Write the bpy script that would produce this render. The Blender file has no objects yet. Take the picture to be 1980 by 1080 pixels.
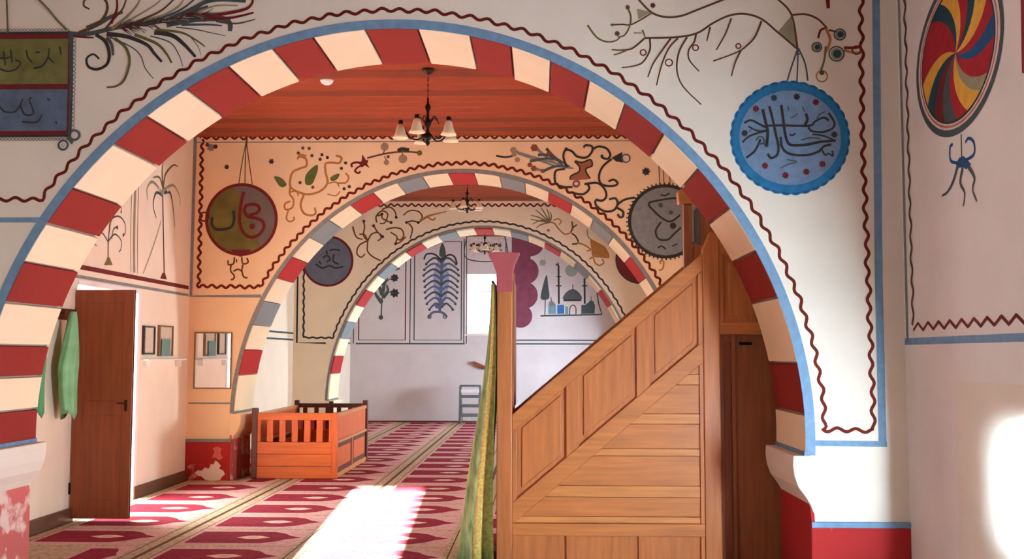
import bpy, bmesh, math, random
import numpy as np
from mathutils import Vector, Matrix

random.seed(7)
SC = bpy.context.scene
COL = SC.collection

# ------------------------------------------------------------------ camera
FPX = 2005.67
M = np.array([[0.999645353408689, 0.02655671906682174, 0.0019768866490424827],
              [-4.889466386710797e-05, -0.07240430230548012, 0.9973753629486586],
              [-0.026630152416557838, 0.9970217438351394, 0.07237732588461905]])
# rows: world directions of (+x image, +y up, forward) as M @ world -> camera
CAM = np.array([0, 0, 1.5])
cd = bpy.data.cameras.new('camera'); cam = bpy.data.objects.new('camera', cd); COL.objects.link(cam)
R = np.stack([M[0], M[1], -M[2]])            # world -> blender camera axes
R3 = Matrix(R.T.tolist())
cam.matrix_world = Matrix.Translation(Vector(CAM)) @ R3.to_4x4()
cd.sensor_fit = 'HORIZONTAL'; cd.sensor_width = 36.0; cd.lens = FPX / 1980 * 36.0
cd.clip_end = 200; cd.clip_start = 0.05
SC.camera = cam

# ------------------------------------------------------------------ view, world, sun, daylight
SC.view_settings.view_transform = 'Standard'; SC.view_settings.look = 'None'
SC.view_settings.gamma = 1.0; SC.view_settings.use_curve_mapping = False
SC.view_settings.exposure = 0.08
SC.cycles.max_bounces = 10; SC.cycles.diffuse_bounces = 7; SC.cycles.transparent_max_bounces = 16
SC.cycles.sample_clamp_indirect = 6.0
SC.cycles.use_denoising = True

w = bpy.data.worlds.new('sky'); SC.world = w; w.use_nodes = True
nt = w.node_tree; nt.nodes.clear()
bgn = nt.nodes.new('ShaderNodeBackground'); wo = nt.nodes.new('ShaderNodeOutputWorld')
bgn.inputs[0].default_value = (0.80, 0.90, 1.0, 1); bgn.inputs[1].default_value = 4.0
nt.links.new(bgn.outputs[0], wo.inputs[0])

XL, XR = -4.21, 2.33
YA, YB, YC, YD = 6.69, 12.35, 17.65, 23.02
YREAR = -1.5
TH = 0.8
ZC = 4.13

def sun(name, direction, energy, color, angle=0.6):
    l = bpy.data.lights.new(name, 'SUN'); l.energy = energy; l.color = color; l.angle = math.radians(angle)
    o = bpy.data.objects.new(name, l); COL.objects.link(o)
    o.rotation_euler = Vector(direction).to_track_quat('-Z', 'Y').to_euler(); return o
# low sun through the narrow window in the wall behind the camera
sun('sun', (-0.065, 1.0, -0.212), 430.0, (1.0, 0.95, 0.85))

def daylight(name, loc, direction, sx, sy, power, color=(0.88, 0.94, 1.0)):
    l = bpy.data.lights.new(name, 'AREA'); l.shape = 'RECTANGLE'; l.size = sx; l.size_y = sy
    l.energy = power; l.color = color
    o = bpy.data.objects.new(name, l); COL.objects.link(o); o.location = loc
    o.rotation_euler = Vector(direction).to_track_quat('-Z', 'Y').to_euler(); return o
WT = 0.55                                        # side wall thickness
daylight('daylight_window_1', (XR + .20, 4.51, .83), (-1, 0, 0), 0.74, 2.1, 1150, (0.70, 0.85, 1.0))
daylight('fill_light_pulpit_bay', (XR + WT + .1, 10.3, 1.9), (-1, 0, 0), 1.0, 1.3, 110, (1.0, 0.93, 0.84))  # lamp at an unseen window, added to brighten the pulpit's bay
daylight('daylight_window_3', (XR + WT + .1, 15.6, 1.25), (-1, 0, 0), 1.0, 1.2, 640, (0.78, 0.90, 1.0))
daylight('daylight_window_4', (XR + WT + .1, 20.9, 1.25), (-1, 0, 0), 1.0, 1.2, 900, (0.68, 0.82, 1.0))
daylight('daylight_window_5', (-1.17, YD + .75, 2.62), (0, -1, 0), 1.1, 1.7, 160, (0.9, 0.95, 1.0))
daylight('daylight_door', (XL - WT - .25, 9.95, 1.2), (1, 0, -.15), 2.1, 1.4, 230, (1.0, 0.96, 0.92))
daylight('fill_light_front_bay', (XL - WT - .1, 1.5, 1.85), (1, 0, 0), 1.3, 1.4, 135, (0.70, 0.85, 1.0))  # general fill for the front bay from an added, unseen window

# ------------------------------------------------------------------ helpers
def lin(c):
    return tuple(((v / 255) / 12.92 if v / 255 <= .04045 else ((v / 255 + .055) / 1.055) ** 2.4) for v in c)

MATS = {}
def mat(name, rgb, rough=.85, var=.06, scale=6., bump=.0, bscale=40., metal=0., spec=.3, stretch=None, worn=None):
    if name in MATS: return MATS[name]
    m = bpy.data.materials.new(name); m.use_nodes = True; nt = m.node_tree; b = nt.nodes['Principled BSDF']
    b.inputs['Roughness'].default_value = rough; b.inputs['Metallic'].default_value = metal
    b.inputs['Specular IOR Level'].default_value = spec
    tc = nt.nodes.new('ShaderNodeTexCoord'); mp = nt.nodes.new('ShaderNodeMapping')
    nt.links.new(tc.outputs['Object'], mp.inputs[0])
    if stretch: mp.inputs['Scale'].default_value = stretch
    n = nt.nodes.new('ShaderNodeTexNoise'); n.inputs['Scale'].default_value = scale; n.inputs['Detail'].default_value = 5
    nt.links.new(mp.outputs[0], n.inputs['Vector'])
    cr = nt.nodes.new('ShaderNodeValToRGB'); c = lin(rgb)
    cr.color_ramp.elements[0].position = .3; cr.color_ramp.elements[1].position = .7
    cr.color_ramp.elements[0].color = (*[v * (1 - var * 1.6) for v in c], 1)
    cr.color_ramp.elements[1].color = (*[min(1, v * (1 + var)) for v in c], 1)
    nt.links.new(n.outputs[0], cr.inputs[0]); out = cr.outputs[0]
    if worn:
        n2 = nt.nodes.new('ShaderNodeTexNoise'); n2.inputs['Scale'].default_value = worn[1]; n2.inputs['Detail'].default_value = 6
        nt.links.new(tc.outputs['Object'], n2.inputs['Vector'])
        r2 = nt.nodes.new('ShaderNodeValToRGB'); r2.color_ramp.elements[0].position = worn[2]; r2.color_ramp.elements[1].position = worn[2] + .07
        nt.links.new(n2.outputs[0], r2.inputs[0])
        mx = nt.nodes.new('ShaderNodeMixRGB'); nt.links.new(r2.outputs[0], mx.inputs[0]); nt.links.new(out, mx.inputs[1])
        mx.inputs[2].default_value = (*lin(worn[0]), 1); out = mx.outputs[0]
    nt.links.new(out, b.inputs['Base Color'])
    if bump:
        n3 = nt.nodes.new('ShaderNodeTexNoise'); n3.inputs['Scale'].default_value = bscale; n3.inputs['Detail'].default_value = 4
        nt.links.new(mp.outputs[0], n3.inputs['Vector'])
        bp = nt.nodes.new('ShaderNodeBump'); bp.inputs['Strength'].default_value = bump; bp.inputs['Distance'].default_value = .01
        nt.links.new(n3.outputs[0], bp.inputs['Height']); nt.links.new(bp.outputs[0], b.inputs['Normal'])
    MATS[name] = m; return m

def plaster(name, rgb, **k): return mat(name, rgb, rough=.92, var=.035, scale=2.2, bump=.25, bscale=14, spec=.15, **k)
def wood(name, rgb, direction='x', var=.13, rough=.42):
    st = {'x': (1.0, 14, 14), 'y': (14, 1.0, 14), 'z': (14, 14, 1.0)}[direction]
    return mat(name, rgb, rough=rough, var=var, scale=2.2, bump=.12, bscale=5, spec=.4, stretch=st)
def paint(name, rgb): return mat(name, rgb, rough=.8, var=.10, scale=18, spec=.2)

cream = plaster('cream_plaster', (226, 219, 202))
cream_b = plaster('peach_plaster', (236, 208, 168))
cream_c = plaster('pale_peach_plaster', (232, 214, 184))
cream_d = plaster('pale_grey_plaster', (214, 206, 202))
joint = plaster('joint_grey', (168, 150, 138))
vr = plaster('brick_red_paint', (134, 46, 40))
vw = plaster('ivory_paint', (240, 222, 186))
vg = plaster('slate_grey_paint', (128, 134, 136))
vr2 = plaster('bright_red_paint', (168, 48, 46))
blue = paint('sky_blue_paint', (112, 146, 174))
greyblue = paint('grey_blue_paint', (126, 128, 126))
darkred = paint('oxblood_paint', (98, 30, 16))
darkred2 = paint('maroon_paint', (104, 34, 36))
ink = paint('ink_paint', (52, 52, 50))
slate = paint('dark_slate_paint', (72, 82, 84))
branch = paint('branch_brown_paint', (92, 66, 46))
olive = paint('olive_paint', (104, 98, 54))
leafg = paint('leaf_green_paint', (88, 100, 50))
ochre = paint('ochre_paint', (172, 118, 62))
tan = paint('tan_paint', (150, 128, 104))
pink = paint('dusty_rose_paint', (178, 110, 100))
yellow = paint('yellow_paint', (222, 170, 70))
prussian = paint('prussian_blue_paint', (36, 78, 122))
tealp = paint('dark_teal_paint', (34, 68, 78))
medblue = paint('medallion_blue_paint', (40, 112, 158))
medlight = paint('medallion_pale_blue_paint', (112, 138, 168))
medgrey = paint('medallion_grey_paint', (122, 128, 128))
greyolive = paint('pale_olive_paint', (146, 142, 112))
red = paint('crimson_paint', (158, 36, 46))
offwhite = paint('offwhite_paint', (216, 204, 194))
dado = plaster('dado_red', (160, 44, 44), worn=((222, 150, 136), 3.0, .67))
dado_worn = plaster('dado_worn_pink', (196, 104, 98), worn=((224, 196, 184), 5.0, .55))
dado_patch = plaster('bare_plaster_patch', (222, 204, 190))
oak_x = wood('pine_grain_along_x', (186, 116, 60), 'x')
oak_z = wood('pine_grain_upright', (182, 111, 58), 'z')
oak_l = wood('pale_pine_and_highlight', (200, 132, 72), 'x', var=.12)
oak_d = wood('brown_wood', (158, 94, 56), 'z')
mahog = wood('mahogany_door', (138, 68, 38), 'z')
ceilw = wood('red_stained_board', (138, 50, 15), 'x', var=.12, rough=.55)
ceilw2 = wood('darker_red_stained_board', (116, 40, 11), 'x', var=.14, rough=.55)
boxw = wood('orange_varnished_wood', (206, 102, 40), 'x', var=.12)
boxz = wood('orange_varnished_upright', (206, 98, 42), 'z', var=.12)
darkw = wood('dark_rail_wood', (92, 44, 34), 'x')
skirt = wood('brown_skirting', (96, 64, 44), 'y')
iron = mat('black_iron', (34, 24, 20), rough=.5, metal=.6)
bronze = mat('dark_bronze', (60, 36, 24), rough=.45, metal=.7)
shade_m = mat('opal_glass', (236, 216, 178), rough=.35, var=.02)
white = mat('white_paint', (236, 234, 228), rough=.5, var=.03)
greymetal = mat('grey_metal', (104, 112, 110), rough=.5, metal=.2, var=.12, scale=12)
frame_black = mat('black_frame', (44, 40, 36), rough=.5)
frame_brass = mat('thin_brown_frame', (120, 92, 60), rough=.5)
paper = mat('printed_paper', (206, 192, 168), rough=.8, var=.18, scale=60)
paper_teal = mat('teal_card', (104, 138, 132), rough=.8)
greencloth = mat('mint_green_cloth', (122, 178, 130), rough=.9, var=.12, scale=8)
greencloth2 = mat('sea_green_cloth', (78, 150, 104), rough=.9, var=.14, scale=8)
curt = mat('green_curtain_cloth', (136, 156, 104), rough=.8, var=.35, scale=26, stretch=(1, 1, .25))
curt_y = mat('gold_curtain_braid', (210, 206, 118), rough=.8, var=.2, scale=60)
curt_d = mat('dark_green_curtain_cloth', (104, 108, 46), rough=.8, var=.3, scale=30)
c_beige = mat('carpet_beige', (200, 176, 148), rough=1, var=.22, scale=28, bump=.4, bscale=300, spec=.05)
c_pink = mat('carpet_pink', (222, 176, 172), rough=1, var=.16, scale=40, bump=.4, bscale=300, spec=.05)
c_red = mat('carpet_crimson', (146, 50, 66), rough=1, var=.16, scale=30, bump=.4, bscale=300, spec=.05)
c_dark = mat('carpet_seam_brown', (92, 66, 54), rough=1, var=.25, scale=60, spec=.05)
c_cream = mat('carpet_cream', (236, 206, 186), rough=1, var=.08, spec=.05)
stone = plaster('stone_slab', (150, 140, 130))
mir = mat('mirror_silver', (235, 235, 235), rough=.03, metal=1.0, var=0)
gm = bpy.data.materials.new('window_glass'); gm.use_nodes = True
g_ = gm.node_tree; g_.nodes.clear()
o_ = g_.nodes.new('ShaderNodeOutputMaterial'); mx_ = g_.nodes.new('ShaderNodeMixShader'); t_ = g_.nodes.new('ShaderNodeBsdfTransparent'); s_ = g_.nodes.new('ShaderNodeBsdfGlossy')
s_.inputs['Roughness'].default_value = .05; mx_.inputs[0].default_value = .07
g_.links.new(t_.outputs[0], mx_.inputs[1]); g_.links.new(s_.outputs[0], mx_.inputs[2]); g_.links.new(mx_.outputs[0], o_.inputs[0])
glass = gm

ORG = {}
def new_obj(name, me, parent, origin):
    o = bpy.data.objects.new(name, me); COL.objects.link(o)
    if parent is not None:
        o.parent = parent; o.location = Vector(origin) - Vector(ORG[parent.name])
    else: o.location = origin
    ORG[o.name] = tuple(origin); return o
def tag(o, label=None, cat=None, group=None, kind=None):
    if label: o['label'] = label
    if cat: o['category'] = cat
    if group: o['group'] = group
    if kind: o['kind'] = kind
    return o
def empty(name, loc, label, cat, group=None):
    return tag(new_obj(name, None, None, loc), label, cat, group)

class MB:
    def __init__(s): s.v = []; s.f = []; s.m = []; s.sm = []
    def add(s, vs, fs, mi=0, smooth=False):
        n = len(s.v); s.v += [tuple(map(float, p)) for p in vs]
        for f in fs: s.f.append([n + i for i in f]); s.m.append(mi); s.sm.append(smooth)
        return s
    def box(s, x0, x1, y0, y1, z0, z1, mi=0):
        return s.add([(x, y, z) for x in (x0, x1) for y in (y0, y1) for z in (z0, z1)],
                     [(0, 1, 3, 2), (4, 6, 7, 5), (0, 4, 5, 1), (2, 3, 7, 6), (0, 2, 6, 4), (1, 5, 7, 3)], mi)
    def prism(s, poly, fn, d0, d1, mi=0):
        """poly: 2D outline; fn(a,b,d)->xyz"""
        n = len(poly)
        vs = [fn(a, b, d0) for a, b in poly] + [fn(a, b, d1) for a, b in poly]
        fs = [list(range(n))[::-1], list(range(n, 2 * n))] + [(i, (i + 1) % n, n + (i + 1) % n, n + i) for i in range(n)]
        return s.add(vs, fs, mi)
    def bar(s, p, q, wx, wy, mi=0):
        """rectangular bar from p to q; section wx (in Y-ish) x wy"""
        p, q = Vector(p), Vector(q); d = (q - p).normalized()
        u = d.cross(Vector((0, 1, 0))) if abs(d.y) < .9 else d.cross(Vector((0, 0, 1)))
        u.normalize(); v = d.cross(u); u = u * wx / 2; v = v * wy / 2
        vs = [c + a * u + b * v for c in (p, q) for a, b in ((-1, -1), (1, -1), (1, 1), (-1, 1))]
        return s.add(vs, [(3, 2, 1, 0), (4, 5, 6, 7), (0, 1, 5, 4), (1, 2, 6, 5), (2, 3, 7, 6), (3, 0, 4, 7)], mi)
    def tube(s, pts, r, n=8, mi=0):
        pts = [Vector(p) for p in pts]; rs = r if isinstance(r, (list, tuple)) else [r] * len(pts); vs = []
        for i, p in enumerate(pts):
            d = (pts[min(i + 1, len(pts) - 1)] - pts[max(i - 1, 0)]).normalized()
            a = Vector((0, 0, 1)) if abs(d.z) < .9 else Vector((1, 0, 0))
            u = d.cross(a).normalized(); v = d.cross(u)
            vs += [p + rs[i] * (math.cos(t) * u + math.sin(t) * v) for t in [2 * math.pi * k / n for k in range(n)]]
        fs = [(i * n + k, i * n + (k + 1) % n, (i + 1) * n + (k + 1) % n, (i + 1) * n + k) for i in range(len(pts) - 1) for k in range(n)]
        fs += [list(range(n))[::-1], [(len(pts) - 1) * n + k for k in range(n)]]
        return s.add(vs, fs, mi, True)
    def lathe(s, prof, c, n=16, mi=0):
        vs = [(c[0] + r * math.cos(2 * math.pi * k / n), c[1] + r * math.sin(2 * math.pi * k / n), c[2] + z) for r, z in prof for k in range(n)]
        fs = [(i * n + k, i * n + (k + 1) % n, (i + 1) * n + (k + 1) % n, (i + 1) * n + k) for i in range(len(prof) - 1) for k in range(n)]
        if prof[0][0] > 1e-4: fs.append(list(range(n))[::-1])
        if prof[-1][0] > 1e-4: fs.append([(len(prof) - 1) * n + k for k in range(n)])
        return s.add(vs, fs, mi, True)
    def build(s, name, mats, parent=None, origin=None, bevel=0, tri=False):
        if not isinstance(mats, (list, tuple)): mats = [mats]
        if origin is None:
            if parent is not None: origin = ORG[parent.name]
            else:
                a = np.array(s.v); origin = ((a[:, 0].min() + a[:, 0].max()) / 2, (a[:, 1].min() + a[:, 1].max()) / 2, a[:, 2].min())
        me = bpy.data.meshes.new(name)
        me.from_pydata([(x - origin[0], y - origin[1], z - origin[2]) for x, y, z in s.v], [], s.f)
        for m in mats: me.materials.append(m)
        me.polygons.foreach_set('material_index', s.m); me.polygons.foreach_set('use_smooth', s.sm)
        bm = bmesh.new(); bm.from_mesh(me)
        if not getattr(s, 'flat', False): bmesh.ops.recalc_face_normals(bm, faces=bm.faces)
        if tri: bmesh.ops.triangulate(bm, faces=[f for f in bm.faces if len(f.verts) > 4])
        bm.to_mesh(me); bm.free(); me.update()
        o = new_obj(name, me, parent, origin)
        if bevel:
            b = o.modifiers.new('edge', 'BEVEL'); b.width = bevel; b.segments = 2; b.limit_method = 'ANGLE'; b.angle_limit = math.radians(40)
        return o

def struct(mb, name, mats, **k):
    return tag(mb.build(name, mats, **k), kind='structure')

# walls as planes: 2D (a,b) coordinates <-> space, with d = distance out of the surface towards the room
PL = {'A': ('y', YA), 'B': ('y', YB), 'C': ('y', YC), 'D': ('y', YD), 'L': ('x', XL), 'R': ('x', XR)}
def P3(k, a, b, d=0.):
    if PL[k][0] == 'y': return (a, PL[k][1] - d, b)
    return (PL[k][1] + d, a, b) if k == 'L' else (PL[k][1] - d, a, b)
def wallpt(k, u, v):
    r = M.T @ np.array([(u - 990) / FPX, -(v - 540) / FPX, 1.0]); i = 0 if PL[k][0] == 'x' else 1
    t = (PL[k][1] - CAM[i]) / r[i]; p = CAM + t * r
    return (float(p[1] if i == 0 else p[0]), float(p[2]))
def planept(axis, val, u, v):
    r = M.T @ np.array([(u - 990) / FPX, -(v - 540) / FPX, 1.0]); t = (val - CAM[axis]) / r[axis]; return CAM + t * r

ZM = {'a': (0, 0, 3.6), 'b': (350, 220, 2.843), 'c': (650, 220, 3.857), 'd': (940, 220, 2.8425), 'e': (1130, 0, 2.572), 'g': (560, 380, 3.375),
      'h': (860, 420, 3.858), 'k': (130, 260, 3.374), 'm': (1400, 140, 4.32), 'n': (1720, 0, 3.858), 'q': (1130, 330, 2.919), 'r': (380, 340, 4.91),
      't': (130, 0, 5.21), 'v': (440, 440, 3.0), 'w': (680, 390, 4.0), 'x': (1000, 380, 4.153), 'i': (1700, 0, 1.543), 'p': (0, 0, 1.0)}
def zw(k, z, x, y):
    x0, y0, s = ZM[z]; return wallpt(k, x0 + x / s, y0 + y / s)

def smooth(pts, closed=False, step=6):
    if len(pts) < 3: return pts
    P = [np.array(p) for p in pts]; n = len(P); out = []
    for i in range(n if closed else n - 1):
        if closed: a, b, c, d = P[(i - 1) % n], P[i], P[(i + 1) % n], P[(i + 2) % n]
        else: a, b, c, d = P[max(i - 1, 0)], P[i], P[i + 1], P[min(i + 2, n - 1)]
        for j in range(step):
            t = j / step
            out.append(tuple(.5 * (2 * b + (c - a) * t + (2 * a - 5 * b + 4 * c - d) * t * t + (3 * b - a - 3 * c + d) * t ** 3)))
    if not closed: out.append(tuple(P[-1]))
    return out

class Mural:
    """flat paint on one wall: every figure is one mesh, a child of the wall"""
    LV = 0
    def __init__(s, wall, zoom): s.k = wall; s.z = zoom; s.mb = MB(); s.mb.flat = True; s.mats = []; s.d = .002
        # paint layers stack by fractions of a millimetre
    def mi(s, m):
        if m not in s.mats: s.mats.append(m)
        return s.mats.index(m)
    def dist(s): s.d += .00012; return s.d
    def pt(s, x, y): return zw(s.k, s.z, x, y)
    def sc(s):                                  # metres per zoom pixel, across the wall's upright
        return None
    def px(s, w, x, y):
        a = s.pt(x, y); b = s.pt(x, y + w); return abs(a[1] - b[1])
    def ribbon(s, pts, wd, m, closed=False, taper=0.):
        n = len(pts); 
        if n < 2: return
        d = s.dist(); L = []; Rr = []
        for i, p in enumerate(pts):
            if closed: a, b = pts[i - 1], pts[(i + 1) % n]
            else: a, b = pts[max(i - 1, 0)], pts[min(i + 1, n - 1)]
            dx, dy = b[0] - a[0], b[1] - a[1]; l = math.hypot(dx, dy) or 1e-6; nx, ny = -dy / l, dx / l
            t = i / (n - 1); k = 1 - taper * (t if taper > 0 else (1 - t) * -1) if taper else 1
            h = wd / 2 * max(k, .12)
            L.append((p[0] + nx * h, p[1] + ny * h)); Rr.append((p[0] - nx * h, p[1] - ny * h))
        vs = [P3(s.k, a, b, d) for a, b in L + Rr]
        rng = range(n if closed else n - 1)
        s.mb.add(vs, [(i, (i + 1) % n, n + (i + 1) % n, n + i) for i in rng], s.mi(m))
    def S(s, pts, wd, m, closed=False, taper=0., z=None):
        """stroke traced in picture coordinates, wd in those pixels"""
        if z: s.z = z
        q = smooth([s.pt(*p) for p in pts], closed); wm = s.px(wd, *pts[0]); s.ribbon(q, wm, m, closed, taper); return s
    def poly(s, pts, m, sm=False):
        q = [s.pt(*p) for p in pts]; q = smooth(q, True, 5) if sm else q
        d = s.dist(); s.mb.add([P3(s.k, a, b, d) for a, b in q], [list(range(len(q)))], s.mi(m)); return s
    def disc(s, x, y, r, m, ring=None, jag=0, n=18, ry=None):
        c = s.pt(x, y); rm = s.px(r, x, y); rym = s.px(ry, x, y) if ry else rm
        pts = []
        for i in range(n):
            k = 1 - (jag if i % 2 else 0); t = 2 * math.pi * i / n
            pts.append((c[0] + rm * k * math.cos(t), c[1] + rym * k * math.sin(t)))
        if ring: s.ribbon(pts, s.px(ring, x, y), m, True)
        else:
            d = s.dist(); s.mb.add([P3(s.k, a, b, d) for a, b in pts], [list(range(n))], s.mi(m))
        return s
    def done(s, name, parent, label=None):
        o = s.mb.build(name, s.mats, parent, tri=True)
        if label: o['label'] = label
        return o

def wavy(path, period, amp, res=.012, zig=False):
    P = [np.array(p) for p in path]; out = []; s = 0.
    for i in range(len(P) - 1):
        d = P[i + 1] - P[i]; L = np.linalg.norm(d)
        if L < 1e-6: continue
        t = d / L; nrm = np.array([-t[1], t[0]]); n = max(1, int(L / res))
        for j in range(n):
            q = s + L * j / n; ph = q / period
            wv = (2 * abs(2 * (ph % 1) - 1) - 1) if zig else math.sin(2 * math.pi * ph) + .25 * math.sin(2 * math.pi * ph * .37)
            out.append(tuple(P[i] + d * j / n + nrm * amp * wv))
        s += L
    return out

# ------------------------------------------------------------------ arch curves
SPR = {'A': .87, 'B': .80, 'C': .72}
def ellipse(cx, a, zc, za, t): return (cx + a * math.cos(t), zc + (za - zc) * math.sin(t))
apx = [(15, 590), (45, 505), (90, 430), (135, 360), (217, 283), (286, 227), (361, 178), (444, 133), (525, 98), (610, 74), (700, 57), (765, 51), (810, 52), (905, 71),
       (985, 92), (1065, 124), (1208, 203), (1285, 260), (1352, 327), (1410, 397), (1459, 481), (1498, 570), (1535, 700), (1555, 806), (1560, 883)]
def arch_curve(k):
    if k == 'A':
        cx, a, zc, za = -.98, 2.67, .87, 3.65
        P = np.array([wallpt('A', *p) for p in apx]); P = np.vstack([P, [[cx - a, zc], [cx - a + .01, 1.2]]])
        th = np.arctan2((P[:, 1] - zc) / (za - zc), (P[:, 0] - cx) / a); r = np.hypot((P[:, 0] - cx) / a, (P[:, 1] - zc) / (za - zc))
        B = lambda t: np.stack([np.ones_like(t), np.cos(t), np.sin(t), np.cos(2 * t), np.sin(2 * t), np.cos(4 * t)], 1)
        c = np.linalg.lstsq(B(th), r, rcond=None)[0]
        T = np.linspace(math.pi, 0, 241); rr = B(T) @ c
        return [(float(cx + a * q * math.cos(t)), float(zc + (za - zc) * q * math.sin(t))) for t, q in zip(T, rr)]
    cx, a, zc, za = {'B': (-.945, 2.69, .70, 3.675), 'C': (-.965, 2.62, .65, 3.645)}[k]
    t0 = math.asin((SPR[k] - zc) / (za - zc)); T = np.linspace(math.pi - t0, t0, 241)
    return [ellipse(cx, a, zc, za, t) for t in T]
CUR = {k: arch_curve(k) for k in 'ABC'}
def offset(cur, d):
    n = len(cur); out = []
    for i, p in enumerate(cur):
        a, b = cur[max(i - 1, 0)], cur[min(i + 1, n - 1)]; dx, dy = b[0] - a[0], b[1] - a[1]; l = math.hypot(dx, dy)
        out.append((p[0] - dy / l * d, p[1] + dx / l * d))
    return out
def nearest(cur, p): return min(range(len(cur)), key=lambda i: (cur[i][0] - p[0]) ** 2 + (cur[i][1] - p[1]) ** 2)

VT = .035
def arch_wall(k, name, matr):
    Y0 = PL[k][1]; cur = offset(CUR[k], VT); xl, xr = CUR[k][0][0] - VT, CUR[k][-1][0] + VT; z0 = SPR[k]
    poly = [(XL, 0), (xl - .01, 0), (xl - .01, z0 - .02)] + cur + [(xr + .01, z0 - .02), (xr + .01, 0), (XR, 0), (XR, ZC), (XL, ZC)]
    n = len(poly); mb = MB()
    fn = lambda a, b, d: (a, Y0 + d, b)
    vs = [fn(a, b, 0) for a, b in poly] + [fn(a, b, TH) for a, b in poly]
    mb.add(vs, [list(range(n)), list(range(n, 2 * n))[::-1]], 0)
    for i in range(n):
        j = (i + 1) % n; soff = 2 <= i <= len(cur) + 2
        mb.add([vs[i], vs[j], vs[n + j], vs[n + i]], [(0, 1, 2, 3)], 1 if soff else 0)
    w_ = struct(mb, name, [matr, joint], origin=(-.95, Y0, 0), tri=True)
    return w_

def voussoirs(k, wall, joints, mats_of, gap=.012):
    """curved blocks of the soffit, one mesh each; joints = indices into the curve"""
    Y0 = PL[k][1]; cur = CUR[k]; n = len(cur)
    F = np.array(cur); L = np.concatenate([[0], np.cumsum(np.hypot(*np.diff(F, axis=0).T))])
    at = lambda s: (float(np.interp(s, L, F[:, 0])), float(np.interp(s, L, F[:, 1])))
    OUT = np.array(offset(cur, VT + .002)); at2 = lambda s: (float(np.interp(s, L, OUT[:, 0])), float(np.interp(s, L, OUT[:, 1])))
    for b in range(len(joints) - 1):
        s0, s1 = joints[b] + gap / 2, joints[b + 1] - gap / 2; m = 6
        ss = [s0 + (s1 - s0) * i / m for i in range(m + 1)]
        jit = random.uniform(-.003, .003)
        inn = [at(s) for s in ss]; out = [at2(s) for s in ss][::-1]
        mb = MB(); mb.prism(inn + out, lambda a, b_, d: (a, Y0 + d, b_), .0012, TH + .004, 0)
        o = mb.build('voussoir', [mats_of(b)], wall, bevel=.004)
    return L
def arclen(k):
    F = np.array(CUR[k]); return np.concatenate([[0], np.cumsum(np.hypot(*np.diff(F, axis=0).T))])

# ------------------------------------------------------------------ setting
# side walls with openings: (u0,u1,z0,z1 inside) -> smaller rectangle outside
def side_wall(name, k, openings, matr, u0=YREAR, u1=YD + .5, thick=WT):
    mb = MB(); sgn = -1 if k == 'L' else 1; X = PL[k][1]
    def sheet(rects, x, flip):
        us = sorted({u0, u1, *[r[0] for r in rects], *[r[1] for r in rects]}); zs = sorted({-.05, ZC + .049, *[r[2] for r in rects], *[r[3] for r in rects]})
        for i in range(len(us) - 1):
            for j in range(len(zs) - 1):
                cu, cz = (us[i] + us[i + 1]) / 2, (zs[j] + zs[j + 1]) / 2
                if any(r[0] < cu < r[1] and r[2] < cz < r[3] for r in rects): continue
                mb.add([(x, us[i], zs[j]), (x, us[i + 1], zs[j]), (x, us[i + 1], zs[j + 1]), (x, us[i], zs[j + 1])], [(0, 1, 2, 3)], 0)
    inn = [o[0] for o in openings]; out = [o[1] for o in openings]
    sheet(inn, X, False); sheet(out, X + sgn * thick, True)
    for a, b in openings:
        A = [(X, a[0], a[2]), (X, a[1], a[2]), (X, a[1], a[3]), (X, a[0], a[3])]; B = [(X + sgn * thick, b[0], b[2]), (X + sgn * thick, b[1], b[2]), (X + sgn * thick, b[1], b[3]), (X + sgn * thick, b[0], b[3])]
        for i in range(4): mb.add([A[i], A[(i + 1) % 4], B[(i + 1) % 4], B[i]], [(0, 1, 2, 3)], 0)
    x1 = X + sgn * thick
    for u in (u0, u1): mb.add([(X, u, -.05), (x1, u, -.05), (x1, u, ZC + .049), (X, u, ZC + .049)], [(0, 1, 2, 3)], 0)
    for z in (-.05, ZC + .049): mb.add([(X, u0, z), (x1, u0, z), (x1, u1, z), (X, u1, z)], [(0, 1, 2, 3)], 0)
    return struct(mb, name, [matr], origin=(X, (u0 + u1) / 2, 0))
DOOR = (9.33, 10.74, -.0, 2.13)
w_left = side_wall('wall_left', 'L', [((.8, 2.2, 1.2, 2.5), (.9, 2.1, 1.25, 2.45)), (DOOR, (9.25, 10.95, 0, 2.2))], plaster('side_wall_plaster', (236, 219, 194)))  # first opening is unseen, added for the front bay's fill light
w_right = side_wall('wall_right', 'R', [((3.2, 5.92, .34, 1.36), (3.2, 5.92, .34, 1.36)), ((9.7, 10.9, 1.4, 2.45), (9.8, 10.8, 1.45, 2.4)),  # opening above the pulpit is unseen, added to light its bay
                                       ((15.0, 16.2, .8, 1.8), (15.1, 16.1, .85, 1.75)), ((20.3, 21.5, .8, 1.8), (20.4, 21.4, .85, 1.75))], plaster('pale_side_plaster', (228, 224, 216)))
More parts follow.
